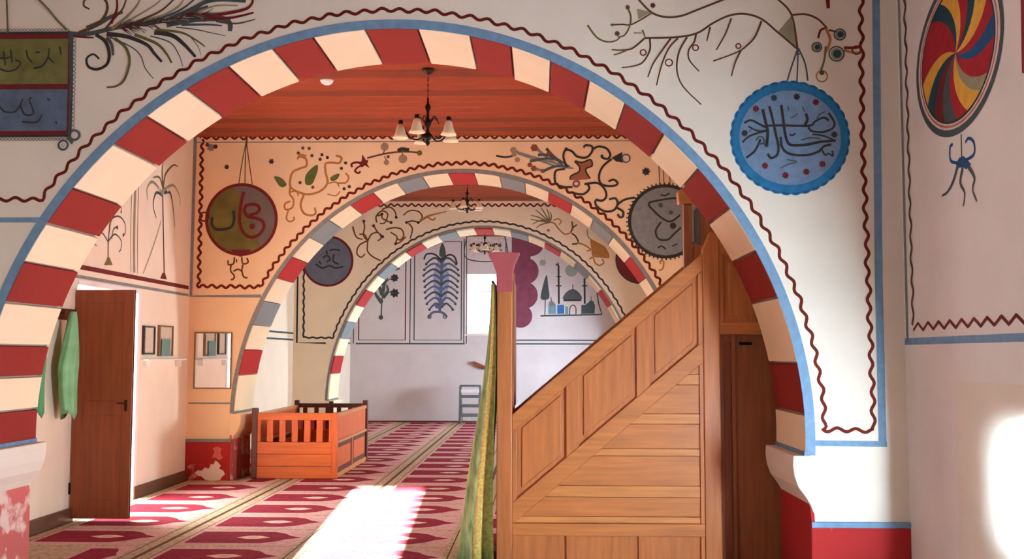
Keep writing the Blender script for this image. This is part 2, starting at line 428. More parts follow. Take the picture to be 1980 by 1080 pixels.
def soft_reveal(inner, outer, thick=WT, n=64, m=10):
    mb = MB(); rings = []
    def ring(rect, x, e):
        a, b, c, d = rect; cu, cz, ru, rz = (a + b) / 2, (c + d) / 2, (b - a) / 2, (d - c) / 2; out = []
        for i in range(n):
            t = 2 * math.pi * i / n; co, si = math.cos(t), math.sin(t)
            k = 1 / max(abs(co), abs(si)) if e is None else (abs(co) ** e + abs(si) ** e) ** (-1 / e)
            out.append((x, cu + ru * k * co, cz + rz * k * si))
        return out
    mid = inner
    rings.append(ring(inner, XR, None)); rings.append(ring(inner, XR, 5))
    for j in range(1, m + 1):
        q = math.pi / 2 * j / m; f, g = math.sin(q) , 1 - math.cos(q)
        rings.append(ring([mid[i] + (outer[i] - mid[i]) * f for i in range(4)], XR + thick * g, 5))
    rings.append(ring(inner, XR + thick, None))
    vs = [p for r_ in rings for p in r_]
    mb.add(vs, [(j * n + i, j * n + (i + 1) % n, (j + 1) * n + (i + 1) % n, (j + 1) * n + i) for j in range(len(rings) - 1) for i in range(n)], 0, True)
    return mb
struct(soft_reveal((3.2, 5.92, .34, 1.36), (3.5, 5.52, .50, 1.16), thick=.10), 'window_reveal', [cream], origin=(XR, 4.4, .3))
# rear wall (behind the camera) and far wall
def cross_wall(name, y0, y1, rects, matr):
    mb = MB(); xs = sorted({XL, XR, *[r[0] for r in rects], *[r[1] for r in rects]}); zs = sorted({0, ZC + .049, *[r[2] for r in rects], *[r[3] for r in rects]})
    hole = lambda i, j: 0 <= i < len(xs) - 1 and 0 <= j < len(zs) - 1 and any(r[0] < (xs[i] + xs[i + 1]) / 2 < r[1] and r[2] < (zs[j] + zs[j + 1]) / 2 < r[3] for r in rects)
    solid = lambda i, j: 0 <= i < len(xs) - 1 and 0 <= j < len(zs) - 1 and not hole(i, j)
    for i in range(len(xs) - 1):
        for j in range(len(zs) - 1):
            if hole(i, j): continue
            a, b, c, d = xs[i], xs[i + 1], zs[j], zs[j + 1]
            for y in (y0, y1): mb.add([(a, y, c), (b, y, c), (b, y, d), (a, y, d)], [(0, 1, 2, 3)])
            if not solid(i - 1, j): mb.add([(a, y0, c), (a, y1, c), (a, y1, d), (a, y0, d)], [(0, 1, 2, 3)])
            if not solid(i + 1, j): mb.add([(b, y0, c), (b, y1, c), (b, y1, d), (b, y0, d)], [(0, 1, 2, 3)])
            if not solid(i, j - 1): mb.add([(a, y0, c), (b, y0, c), (b, y1, c), (a, y1, c)], [(0, 1, 2, 3)])
            if not solid(i, j + 1): mb.add([(a, y0, d), (b, y0, d), (b, y1, d), (a, y1, d)], [(0, 1, 2, 3)])
    return struct(mb, name, [matr], origin=((XL + XR) / 2, y0, 0))
w_rear = cross_wall('wall_rear', YREAR - .5, YREAR, [(-1.17, -.43, 1.78, 2.9)], cream)
WD = (-1.64, -.80, 1.95, 3.29)
w_far = cross_wall('wall_far', YD, YD + .5, [WD], cream_d)

w_a = arch_wall('A', 'wall_arch_front', cream)
w_b = arch_wall('B', 'wall_arch_middle', cream_b)
w_c = arch_wall('C', 'wall_arch_back', cream_c)

fl = struct(MB().box(XL - .6, XR + .6, YREAR - .5, YD + .5, -.12, -.004), 'floor', [stone])

# ceiling boards, one bay at a time
ceil = struct(MB().box(XL - .6, XR + .6, YREAR - .6, YD + .6, ZC + .05, ZC + .18), 'ceiling', [wood('ceiling_backing', (60, 24, 12), 'x')])  # dark backing colour paints the shadow lines between the boards
proto = None; pitch = .235
for (ya, yb) in ((YREAR, YA), (YA + TH, YB), (YB + TH, YC), (YC + TH, YD)):
    n = int((yb - ya) / pitch); pw = (yb - ya) / n
    for i in range(n):
        y0 = ya + i * pw
        if proto is None:
            me_mb = MB(); h = .235 / 2 - .010
            me_mb.prism([(-h, .05), (-h, .010), (-h + .008, 0), (h - .008, 0), (h, .010), (h, .05)], lambda a, b, d: (d, a + y0 + pw / 2, b + ZC), XL + .002, XR - .002)
            proto = me_mb.build('ceiling_board', [ceilw], ceil, origin=(XL, y0 + pw / 2, ZC))
            o = proto
            proto2 = proto.copy(); proto2.data = proto.data.copy(); proto2.data.materials[0] = ceilw2
        else:
            o = (proto2 if random.random() < .4 else proto).copy(); COL.objects.link(o); o.parent = ceil
        o.location = Vector((XL, y0 + pw / 2, ZC)) - Vector(ORG[ceil.name])
        o.scale = (1, pw / .235, 1)

# voussoirs
LA = arclen('A')
jx = [(0, 672), (15, 590), (48, 505), (87, 432), (137, 358), (217, 283), (286, 227), (361, 178), (444, 133), (525, 98), (610, 74), (702, 57), (803, 52), (905, 71), (985, 92), (1066, 124),
      (1138, 160), (1208, 203), (1285, 260), (1352, 327), (1410, 397), (1459, 481), (1500, 575), (1535, 700), (1554, 800)]
J = [float(LA[nearest(CUR['A'], wallpt('A', *p))]) for p in jx]
first = J[0]; J = [0.006, first * .34, first * .68] + J + [float(LA[-1]) - .006]
# colours: crown block is red
crown = [i for i in range(len(J) - 1) if J[i] <= LA[120] <= J[i + 1]][0]
voussoirs('A', w_a, J, lambda b: vr if (b - crown) % 2 == 0 else vw, gap=.016)
def even_joints(k, half=13, last=1.45):
    L = arclen(k); mid = L[120]; tot = L[-1]; u = mid / (half + .5 - 1 + last)
    left = [mid - u * (.5 + i) for i in range(half)] + [.004]
    u2 = (tot - mid) / (half + .5 - 1 + last); right = [mid + u2 * (.5 + i) for i in range(half)] + [tot - .004]
    return [float(x) for x in left[::-1] + right]
def cyc(b, n=27):
    d = abs(b - n // 2); return [vr2, vw, vg, vw][d % 4]
voussoirs('B', w_b, even_joints('B'), cyc, gap=.010)
voussoirs('C', w_c, even_joints('C'), cyc, gap=.010)

# corbels, dados of the piers
def pier(k, wall, zc_, zd, side, worn_mat):
    Y0 = PL[k][1]; xj = CUR[k][0][0] if side < 0 else CUR[k][-1][0]
    s = -side                              # direction into the opening
    top = SPR[k] - .004; X = lambda d: xj + s * d
    # corbel: cyma profile in X-Z run through the wall's depth
    prof = [(-.06, top), (.075, top), (.078, top - .06), (.07, top - .13), (.045, top - .20), (.0, top - .26), (-.03, top - .31), (-.045, top - .36), (-.06, top - .36)]
    prof = [(X(a), b) for a, b in prof]
    mb = MB(); mb.prism(prof, lambda a, b, d: (a, Y0 + d, b), -.006, TH + .006)
    mb.build('corbel', [wall.data.materials[0]], wall, bevel=.008)
    # blue-grey band at the springing
    MB().box(min(X(-.03), X(.006)), max(X(-.03), X(.006)), Y0 - .01, Y0 + TH + .006, top, top + .025).build('springing_band', [blue if k == 'A' else greyblue], wall)
    # red dado
    xo = XR if side > 0 else XL; xi = X(-.03)
    a, b = sorted((xo, xi))
    MB().box(a + .001, b, Y0 - .022, Y0 + .03, 0, zd).build('dado', [dado], wall, bevel=.006)
    jm = MB(); n = 10
    pts = [(Y0 - .02, 0)] + [(Y0 - .02 + .16 * (1 - math.cos(math.pi / 2 * i / n)), zd + .02 + .16 * math.sin(math.pi / 2 * i / n)) for i in range(n + 1)] + \
          [(Y0 + TH - .1 + .1 * math.sin(math.pi / 2 * i / n), zd + .06 + .12 * math.cos(math.pi / 2 * i / n)) for i in range(n + 1)] + [(Y0 + TH + .01, 0)]
    x0, x1 = X(-.05), X(-.028)
    jm.prism(pts, lambda a, b, d: (d, a, b), min(x0, x1), max(x0, x1)); jm.build('jamb_dado', [worn_mat], wall)
    MB().box(a + .001, b + .002 if side < 0 else b, Y0 - .026, Y0 + .0, zd, zd + .035).build('dado_line', [blue if k == 'A' else greyblue], wall)
pier('A', w_a, .87, .42, 1, dado); pier('A', w_a, .87, .42, -1, dado_worn)
pier('B', w_b, .80, .46, -1, dado_worn); pier('B', w_b, .80, .46, 1, dado)
pier('C', w_c, .72, .42, -1, dado); pier('C', w_c, .72, .42, 1, dado)
# plaster damage on the middle pier
mu = Mural('B', 'p'); mu.d = .0235
mu.poly([(377, 913), (384, 908), (391, 909), (397, 903), (405, 905), (409, 896), (414, 897), (418, 889), (423, 893), (428, 899), (425, 905), (433, 909), (436, 916), (430, 921), (427, 927), (417, 928), (411, 932), (403, 927), (397, 926), (391, 920), (384, 919)], dado_patch)
mu.poly([(411, 884), (416, 872), (412, 866), (421, 862), (430, 866), (427, 875), (432, 884), (425, 889), (419, 884)], mat('pink_patch', (196, 96, 88)))
mu.done('plaster_scar', w_b, 'bare patch where the red paint has flaked off')

# baseboard, skirting line
for i, (a, b) in enumerate(((YREAR, YA), (YA + TH, DOOR[0]), (DOOR[1], YB), (YB + TH, YC), (YC + TH, YD))):
    struct(MB().box(XL, XL + .028, a + .002, b - .002, 0, .13), 'baseboard_left' if i == 0 else 'baseboard_left_%d' % i, [skirt], bevel=.006)
struct(MB().box(XL + .03, XR, YD - .025, YD, 0, .045), 'baseboard_far', [darkw])

# ------------------------------------------------------------------ windows and door surrounds
x0, x1, z0, z1 = WD
wf = struct(MB().box(x0, x1, YD + .26, YD + .30, z0, z0 + .06).box(x0, x1, YD + .26, YD + .30, z1 - .05, z1).box(x0, x0 + .05, YD + .26, YD + .30, z0 + .06, z1 - .05)
            .box(x1 - .05, x1, YD + .26, YD + .30, z0 + .06, z1 - .05).box(x0 + .05, x1 - .05, YD + .27, YD + .295, 2.9, 2.935), 'window_1', [white])
MB().box(x0 + .05, x1 - .05, YD + .278, YD + .284, z0 + .06, 2.9).build('pane', [glass], wf)
MB().box(x0 + .05, x1 - .05, YD + .278, YD + .284, 2.935, z1 - .05).build('pane', [glass], wf)
MB().box(x0 - .03, x1 + .03, YD - .03, YD + .26, z0 - .03, z0 + .002).build('sill', [white], wf)
def side_window(n, u0, u1, a, b, X=XR + WT - .06):
    f = struct(MB().box(X, X + .04, u0, u1, a, a + .05).box(X, X + .04, u0, u1, b - .05, b).box(X, X + .04, u0, u0 + .05, a + .05, b - .05).box(X, X + .04, u1 - .05, u1, a + .05, b - .05)
               .box(X, X + .04, (u0 + u1) / 2 - .02, (u0 + u1) / 2 + .02, a + .05, b - .05), 'window_%d' % n, [white])
    MB().box(X + .018, X + .022, u0 + .05, u1 - .05, a + .05, b - .05).build('pane', [glass], f)
side_window(2, 3.44, 5.58, .44, 1.22, XR + .11); side_window(3, 9.8, 10.8, 1.45, 2.4); side_window(4, 15.1, 16.1, .85, 1.75); side_window(5, 20.4, 21.4, .85, 1.75)  # hidden frame above the pulpit belongs to the added fill light
df = struct(MB().box(XL - .02, XL + .012, DOOR[1], DOOR[1] + .07, 0, DOOR[3]).box(XL - .02, XL + .012, DOOR[0], DOOR[1] + .07, DOOR[3], DOOR[3] + .05), 'trim_1', [white], bevel=.004)

# door leaf, open square into the room
dl = empty('door_1', (XL + .01, 9.30, 0), 'dark mahogany door leaf standing open beside the green robes', 'door')
dl['kind'] = 'structure'; del dl['category']
dx0, dx1, dz = XL + .012, XL + .545, 2.08
mb = MB().box(dx0, dx1, 9.285, 9.315, .035, dz).box(dx0, dx0 + .09, 9.278, 9.322, .035, dz).box(dx1 - .09, dx1, 9.278, 9.322, .035, dz)
for a, b in ((.035, .2), (.95, 1.08), (dz - .12, dz)): mb.box(dx0 + .09, dx1 - .09, 9.279, 9.321, a, b)
mb.build('leaf', [mahog], dl, bevel=.004)
MB().box(dx1 - .062, dx1 - .038, 9.270, 9.279, .99, 1.09).tube([(dx1 - .05, 9.27, 1.06), (dx1 - .05, 9.245, 1.06), (dx1 - .12, 9.245, 1.06)], .006).build('handle', [bronze], dl)
for z in (.25, 1.8): MB().tube([(XL + .008, 9.275, z), (XL + .008, 9.275, z + .1)], .010).build('hinge', [iron], dl)

# ------------------------------------------------------------------ carpets
def niche(cx0, cx1, yc, h):
    """pointed prayer niche lying along X with its tip towards +X"""
    L = cx1 - cx0; return [(cx0, yc - h), (cx0 + .68 * L, yc - h), (cx0 + .80 * L, yc - h * .72), (cx0 + .88 * L, yc - h * .30), (cx1, yc), (cx0 + .88 * L, yc + h * .30), (cx0 + .80 * L, yc + h * .72), (cx0 + .68 * L, yc + h), (cx0, yc + h)]
def carpet(name, xa, xb, label, cuts=()):
    mb = MB(); ya, yb = YREAR + .03, YD - .03; e = .003
    segs = []; y = ya
    for (c0, c1, nx0, nx1) in cuts:
        segs.append((y, c0, xa, xb)); segs.append((c0, c1, nx0, nx1)); y = c1
    segs.append((y, yb, xa, xb))
    for y0, y1, a, b in segs:
        if b - a > .02: mb.box(a + e, b - e, y0, y1, -.004, .010, 0)
    flat = MB()
    xin0, xin1 = xa + .13, xb - .15
    def q(a, b, c, d, z, mi):
        mb.add([(a, c, z), (b, c, z), (b, d, z), (a, d, z)], [(0, 1, 2, 3)], mi)
    for y0, y1, a, b in segs:
        if a <= xa + .01: q(xa + e, xa + .018, y0, y1, .0108, 3); q(xa + .10, xa + .108, y0, y1, .0108, 3)
        if b >= xb - .01 and b - a > .3: q(xb - .018, xb - e, y0, y1, .0108, 3); q(xb - .115, xb - .105, y0, y1, .0108, 3)
    pitch = .785; k = 0; yc = 7.75 - 12 * pitch
    while yc < yb - .3:
        if yc > ya + .3:
            lo = xin0; hi = xin1; full = True
            for y0, y1, a, b in segs:
                if not (yc + .38 < y0 or yc - .38 > y1) and (a > xa + .2 or b < xb - .2): full = False; lo = max(lo, a + .1); hi = min(hi, b - .1)
            if hi - lo > .25:
                q(lo, hi, yc - .365, yc + .365, .0112, 1)
                n = niche(lo + .02, hi - .02, yc, .262); mb.add([(x, y, .0118) for x, y in n], [list(range(len(n)))], 2)
                if hi - lo > .6:
                    cx = lo + (hi - lo) * .55
                    for sx, sy, m_ in ((.14, .07, 4), (.06, .03, 1)):
                        mb.add([(cx - sx, yc, .0122 if m_ == 4 else .0126), (cx - sx * .3, yc - sy, .0122 if m_ == 4 else .0126), (cx + sx * .3, yc - sy, .0122 if m_ == 4 else .0126), (cx + sx, yc, .0122 if m_ == 4 else .0126),
                                (cx + sx * .3, yc + sy, .0122 if m_ == 4 else .0126), (cx - sx * .3, yc + sy, .0122 if m_ == 4 else .0126)], [(0, 1, 2, 3, 4, 5)], m_)
        yc += pitch
    o = mb.build(name, [c_beige, c_pink, c_red, c_dark, c_cream], tri=True)
    return tag(o, label, 'carpet', 'prayer carpet runners')
cutL = [(y - .03, y + TH + .03, -3.56, -2.97) for y in (YA, YB, YC)]
carpet('carpet_runner', -4.175, -2.97, 'crimson prayer carpet runner along the door wall', cutL)
carpet('carpet_runner', -2.97, -1.77, 'crimson prayer carpet runner passing in front of the slatted wooden pen')
carpet('carpet_runner', -1.77, -.57, 'crimson prayer carpet runner just beside the green curtain')
carpet('carpet_runner', -.57, .63, 'crimson prayer carpet runner lying under the pulpit steps')
carpet('carpet_runner', .63, 1.56, 'crimson prayer carpet runner lying under the pulpit tower')
carpet('carpet_runner', 1.56, 2.30, 'narrow crimson carpet strip against the pulpit-side wall', [(y - .03, y + TH + .03, 1.56, 1.56) for y in (YA, YB, YC)])

# ------------------------------------------------------------------ pulpit (wooden stair behind the front arch)
YM = 7.60; YF = 8.40
def mp(u, v, y=YM): p = planept(1, y, u, v); return (float(p[0]), float(p[2]))
pul = empty('pulpit', (.9, YM, 0), 'tall pine pulpit stair with panelled triangular side behind the big striped arch', 'pulpit')
def pb(pts, name, m, y0, y1, bevel=.004, parent=None, label=None):
    o = MB().prism(pts, lambda a, b, d: (a, d, b), y0, y1).build(name, [m], parent or pul, bevel=bevel)
    if label: o['label'] = label
    return o
XP0, XP1 = mp(960, 900)[0], mp(990, 900)[0]          # front post
XQ0, XQ1 = mp(1361, 760)[0], mp(1393, 760)[0]        # back post
topf = mp(988, 801); topb = mp(1358, 463)
sl = (topb[1] - topf[1]) / (XQ1 - XP1)
zt = lambda x: topf[1] + sl * (x - XP1)
DZ = [.135, .0, .0]
lo_top = mp(1003, 962)[1] - zt(mp(1003, 962)[0]); lo_bot = mp(1003, 1003)[1] - zt(mp(1003, 1003)[0])
hr = -.125                                              # hand rail depth (vertical)
zbr1, zbr0 = mp(1180, 1012)[1], mp(1180, 1036)[1]      # bottom rail
for (y0, y1, near) in ((YM, YM + .05, True), (YF - .05, YF, False)):
    X0, X1 = XP1, XQ0
    # posts
    pb([(XP0, .012), (XP1, .012), (XP1, 2.16), (XP0, 2.16)], 'post', oak_z, y0 - .012, y1 + .012, .008)
    pb([(XQ0, .012), (XQ1, .012), (XQ1, zt(XQ1) + .03), ((XQ0 + XQ1) / 2, zt(XQ1) + .06), (XQ0, zt(XQ0) + .03)], 'post', oak_z, y0 - .012, y1 + .012, .008)
    # rails along the slope
    pb([(X0, zt(X0)), (X1, zt(X1)), (X1, zt(X1) + hr), (X0, zt(X0) + hr)], 'handrail', oak_x, y0, y1)
    pb([(X0, zt(X0) + lo_top), (X1, zt(X1) + lo_top), (X1, zt(X1) + lo_bot), (X0, zt(X0) + lo_bot)], 'stringer', oak_x, y0, y1)
    st = [(X0, X0 + .035), (mp(1095, 800)[0], mp(1119, 800)[0]), (mp(1231, 700)[0], mp(1257, 700)[0]), (X1 - .035, X1)]
    for a, b in st:
        pb([(a, zt(a) + hr), (b, zt(b) + hr), (b, zt(b) + lo_top), (a, zt(a) + lo_top)], 'stile', oak_z, y0 + .002, y1 - .002, .003)
    for i in range(3):
        a, b = st[i][1], st[i + 1][0]
        pb([(a, zt(a) + hr), (b, zt(b) + hr), (b, zt(b) + lo_top), (a, zt(a) + lo_top)], 'slope_panel', oak_z, y0 + .026, y1 - .012, 0)
        i_ = .035; a += i_; b -= i_
        o = pb([(a, zt(a) + hr - .03), (b, zt(b) + hr - .03), (b, zt(b) + lo_top + .05), (a, zt(a) + lo_top + .05)], 'raised_field', oak_z, y0 + .014, y0 + .03, .009)
    # planked triangle
    ys = [mp(1300, v)[1] for v in (724, 744, 800, 820, 868, 882, 940, 962, 1000, 1012)]
    zz_ = [zt(X1) + lo_bot] + ys[:-1] + [zbr1]
    for i in range(len(zz_) - 1):
        ztop, zb_ = zz_[i], zz_[i + 1] + .003
        if ztop <= zb_: continue
        # x where the underside of the stringer is at a height
        xa = lambda z: max(X0, min(X1 - .03, (z - lo_bot - topf[1]) / sl + XP1))
        poly = [(xa(zb_), zb_), (X1 - .03, zb_), (X1 - .03, ztop), (xa(ztop), ztop)]
        if xa(ztop) > X1 - .035: poly = [(xa(zb_), zb_), (X1 - .03, zb_), (X1 - .03, zt(X1 - .03) + lo_bot)]
        light = i % 2 == 1
        pb(poly, 'plank', oak_l if light else oak_x, y0 + (.014 if light else .018), y1 - .01, .002)
    pb([(X1 - .03, zbr1), (X1, zbr1), (X1, zt(X1) + lo_bot), (X1 - .03, zt(X1 - .03) + lo_bot)], 'stile', oak_z, y0 + .002, y1 - .002, .003)
    pb([(X0, zbr0), (X1, zbr0), (X1, zbr1), (X0, zbr1)], 'bottom_rail', oak_x, y0 - .004, y1, .004)
    # base panels
    bst = [(X0, X0 + .03), (mp(1095, 1060)[0], mp(1127, 1060)[0]), (mp(1235, 1060)[0], mp(1272, 1060)[0]), (X1 - .03, X1)]
    for a, b in bst: pb([(a, .012), (b, .012), (b, zbr0), (a, zbr0)], 'stile', oak_z, y0 + .002, y1, .003)
    for i in range(3):
        a, b = bst[i][1], bst[i + 1][0]
        pb([(a, .012), (b, .012), (b, zbr0), (a, zbr0)], 'base_panel', oak_z, y0 + .022, y1 - .01, 0)
# steps between the two sides
ns = 8
for i in range(ns):
    xa = XP1 + .05 + i * (XQ0 - XP1 - .05) / ns; z = .06 + (i + 1) * 1.25 / ns
    MB().box(xa, xa + (XQ0 - XP1 - .05) / ns + .02, YM + .052, YF - .052, z - .03, z).build('step', [oak_x], pul)
    MB().box(xa, xa + .02, YM + .052, YF - .052, z - 1.25 / ns, z - .03).build('riser', [oak_x], pul)
# tower beside the wall
XT1 = XR - .015
zr0, zr1 = mp(1420, 646)[1], mp(1420, 622)[1]
zpt = zt(XQ1) - .02
pb([(XQ1, zr0), (XT1, zr0), (XT1, zr1), (XQ1, zr1)], 'tower_rail', oak_x, YM - .004, YM + .05, .005)
pb([(XQ1, zpt - .09), (XT1, zpt - .09), (XT1, zpt), (XQ1, zpt)], 'tower_rail', oak_x, YM - .002, YM + .05, .005)
pb([(XQ1, zr1), (XQ1 + .03, zr1), (XQ1 + .03, zpt - .09), (XQ1, zpt - .09)], 'stile', oak_z, YM, YM + .045, .003)
pb([(XQ1 + .03, zr1), (XT1, zr1), (XT1, zpt - .09), (XQ1 + .03, zpt - .09)], 'tower_panel', oak_z, YM + .02, YM + .04, 0)
pb([(XQ1 + .07, zr1 + .05), (XT1 - .1, zr1 + .05), (XT1 - .1, zpt - .15), (XQ1 + .07, zpt - .15)], 'raised_field', oak_z, YM + .010, YM + .024, .008)
# recessed dark cupboard door under the rail
pb([(XQ1, .012), (XT1, .012), (XT1, zr0), (XQ1, zr0)], 'tower_panel', oak_d, YM + .12, YM + .15, 0, label='dark brown recessed panel of the tower')
xs_ = mp(1421, 850)[0]
for a, b in ((XQ1, XQ1 + .045), (xs_, xs_ + .03), (XT1 - .06, XT1)):
    pb([(a, .012), (b, .012), (b, zr0 - .0), (a, zr0 - .0)], 'stile', oak_d, YM + .095, YM + .125, .004)
pb([(XQ1 + .045, zr0 - .05), (xs_, zr0 - .05), (xs_, zr0), (XQ1 + .045, zr0)], 'tower_rail', oak_d, YM + .095, YM + .125, .003)
hx, hz = mp(1441, 664, YM + .1)
MB().box(hx - .045, hx + .045, YM + .08, YM + .122, hz - .010, hz + .012).build('handle', [iron], pul, bevel=.003)
MB().box(XQ1, XT1, YM + .16, YF, zt(XQ0) - 1.02, zt(XQ0) - .98).build('tower_floor', [oak_x], pul)
pb([(XQ1, .012), (XT1, .012), (XT1, zpt), (XQ1, zpt)], 'tower_panel', oak_d, YF - .04, YF - .01, 0)
# canopy posts above the far side
cx_, cz_ = mp(1329, 395, YF - .06); czt = mp(1325, 366, YF - .06)[1]
pb([(cx_ - .035, 1.9), (cx_ + .035, 1.9), (cx_ + .035, cz_), (cx_ - .035, cz_)], 'canopy_post', oak_d, YF - .09, YF - .02, .006)
pb([(cx_ - .075, cz_), (cx_ + .06, cz_), (cx_ + .085, cz_ + .06), (cx_ + .02, cz_ + .11), (cx_ - .05, czt), (cx_ - .085, cz_ + .1)], 'finial', oak_l, YF - .11, YF + .0, .012)
bx0, bx1 = mp(1352, 430, YF)[0], mp(1384, 430, YF)[0]
pb([(bx0, 1.95), (bx1 + .35, 1.95), (bx1 + .35, mp(1350, 400, YF)[1]), (bx0, mp(1350, 405, YF)[1])], 'back_board', oak_d, YF - .035, YF - .012, .004)
pb([(bx0 - .05, 1.95), (bx0, 1.95), (bx0, mp(1350, 408, YF)[1]), (bx0 - .02, mp(1350, 402, YF)[1]), (bx0 - .05, mp(1350, 408, YF)[1])], 'fret_panel', medgrey, YF - .03, YF - .018, .002, label='pale grey fretwork strip')
# portal top: red flared capital and lintel
pc = [(XP0 - .07, 2.25), (XP1 + .055, 2.25), (XP1 + .045, 2.22), (XP1 + .02, 2.17), (XP1 + .004, 2.10), (XP1 + .002, 1.96), (XP0 - .002, 1.96), (XP0 - .004, 2.10), (XP0 - .03, 2.17), (XP0 - .06, 2.22)]
for y0, y1 in ((YM - .03, YM + .08),):
    pb(pc, 'capital', mat('faded_red_gloss', (170, 84, 88), rough=.5), y0, y1, .006, label='faded red flared capital')
MB().box(XP0 + .01, XP1 - .01, YM + .08, YF - .08, 2.05, 2.2).build('lintel', [oak_x], pul, bevel=.005)
for y0 in (YM + .065,): MB().box(XP1 + .0, XP1 + .012, y0, YF - .065, .012 + 1.1, 2.05).build('portal_lining', [oak_d], pul)

# curtain at the foot of the pulpit, hanging in front of the portal
cu = empty('curtain', (-.42, 8.0, 0), 'long green and gold striped curtain hanging at the foot of the pulpit', 'curtain')
def curtain_x(y, z):
    t = (y - (YM - .04)) / .8
    bulge = .022 + .24 * max(0, 1 - z / 2.05) ** 1.3
    g = math.sin(min(1, t / .13) * math.pi / 2) * (.30 + .70 * math.exp(-(max(0, t - .13) / .22) ** 2))
    return XP0 - .004 - bulge * g + .018 * math.sin(t * 34 + z * .8) * min(1, t * 12) * (.5 + .6 * (1 - z / 2.1)) - .010 * (1 + math.sin(z * 3.1))
NY, NZ = 96, 26
mb = MB(); vs = []; fs = []; mi = []
for j in range(NZ + 1):
    z = .02 + (2.02 - .02) * j / NZ
    for i in range(NY + 1):
        y = YM - .04 + .8 * i / NY; vs.append((curtain_x(y, z), y, z))
for (i0, i1, name, m) in ((0, 3, 'fold', curt_d), (3, 6, 'braid', curt_y), (6, NY, 'cloth', curt)):
    b = MB(); n = i1 - i0 + 1
    b.add([vs[j * (NY + 1) + i] for j in range(NZ + 1) for i in range(i0, i1 + 1)],
          [(j * n + i, j * n + i + 1, (j + 1) * n + i + 1, (j + 1) * n + i) for j in range(NZ) for i in range(n - 1)], 0, True)
    o = b.build(name, [m], cu); so = o.modifiers.new('thick', 'SOLIDIFY'); so.thickness = .004
MB().tube([(XP0 - .03, YM - .05, 2.03), (XP0 - .03, YF, 2.03)], .010).build('curtain_rod', [bronze], cu)

# ------------------------------------------------------------------ slatted wooden pen by the middle pier
X0, X1, Y0, Y1, ZT = -3.47, -2.43, 12.50, 14.75, .80
pen = empty('wooden_pen', ((X0 + X1) / 2, Y0, 0), 'low orange slatted wooden enclosure on the carpet beside the middle pier', 'enclosure')
def pbox(name, m, *b, bev=.004): return MB().box(*b).build(name, [m], pen, bevel=bev)
for x in (X0, X1 - .07):
    for y in (Y0, Y1 - .07):
        pbox('corner_post', boxz if y == Y0 and x != X0 else darkw, x, x + .07, y, y + .07, .014, ZT + (.0 if (y == Y0 and x != X0) else .055), bev=.01)
pbox('corner_post', darkw, (X0 + X1) / 2 - .03, (X0 + X1) / 2 + .03, Y1 - .065, Y1 - .005, .014, ZT + .04, bev=.01)
pbox('top_rail', boxw, X0 + .07, X1 - .07, Y0 + .008, Y0 + .055, ZT - .09, ZT - .005)
for i in range(3): pbox('plank', boxw, X0 + .07, X1 - .07, Y0 + .012, Y0 + .045, .016 + i * .145, .016 + (i + 1) * .145 - .004)
gap = (X1 - X0 - .14) / 6
for i in range(7):
    x = X0 + .07 + i * gap - .035; a, b = max(x, X0 + .07), min(x + .075, X1 - .07)
    pbox('slat', boxz, a, b, Y0 + .014, Y0 + .044, .45, ZT - .09)
pbox('top_rail', darkw, X0 + .07, X1 - .07, Y1 - .055, Y1 - .01, ZT - .05, ZT + .01)
for i in range(6):
    x = X0 + .12 + i * .16; pbox('slat', darkw, x, x + .06, Y1 - .05, Y1 - .02, .45, ZT - .05)
pbox('back_panel', boxw, X0 + .07, X1 - .07, Y1 - .05, Y1 - .02, .014, .45)
for xs0, side in ((X1 - .062, 1), (X0 + .012, -1)):
    pbox('top_rail', c_cream if False else oak_l, xs0, xs0 + .05, Y0 + .07, Y1 - .07, ZT - .055, ZT - .012)  # highlight on the side rails is put into their pale colour
    n = 14
    for i in range(n):
        y = Y0 + .07 + (Y1 - Y0 - .14) * i / n
        pbox('upright_board', boxz, xs0 + .012, xs0 + .034, y + .001, y + (Y1 - Y0 - .14) / n - .005, .46, ZT - .055, bev=.003)
    pbox('mid_rail', oak_l, xs0, xs0 + .055, Y0 + .07, Y1 - .07, .425, .46)  # pale tone carries the painted highlight here too
    for a, b in ((Y0 + .07, (Y0 + Y1) / 2 - .03), ((Y0 + Y1) / 2 + .03, Y1 - .07)):
        pbox('side_panel', darkw, xs0 + .016, xs0 + .034, a, b, .07, .425); pbox('raised_field', boxz, xs0 + .014, xs0 + .042, a + .09, b - .09, .13, .365, bev=.008)
    pbox('stile', boxz, xs0 + .004, xs0 + .045, (Y0 + Y1) / 2 - .03, (Y0 + Y1) / 2 + .03, .07, .425)
    pbox('bottom_rail', oak_l, xs0 + .002, xs0 + .05, Y0 + .07, Y1 - .07, .014, .07)

# ------------------------------------------------------------------ step ladder by the far wall
lx0, lx1 = [float(planept(1, 22.5, u, 780)[0]) for u in (889, 929)]
la = empty('step_ladder', ((lx0 + lx1) / 2, 22.5, .0), 'small grey folding step ladder standing by the far white wall', 'ladder')
top = .83
for x in (lx0 + .012, lx1 - .012):
    MB().bar((x, 22.36, .024), (x, 22.52, top), .05, .03).build('rail', [greymetal], la)
    MB().bar((x + (.02 if x < (lx0 + lx1) / 2 else -.02), 22.86, .022), (x, 22.56, top - .04), .022, .022).build('rear_leg', [greymetal], la)
for z, y in ((.2, 22.40), (.40, 22.44), (.60, 22.48)): MB().box(lx0 + .02, lx1 - .02, y - .02, y + .10, z - .03, z + .035).build('step', [greymetal], la, bevel=.004)
MB().box(lx0, lx1, 22.47, 22.66, top - .02, top + .02).build('top_step', [greymetal], la, bevel=.006)
MB().box(lx0 + .03, lx1 - .03, 22.41, 22.52, .685, .755).build('tray', [white], la, bevel=.005)
bx, bz = wallpt('D', 926, 705)
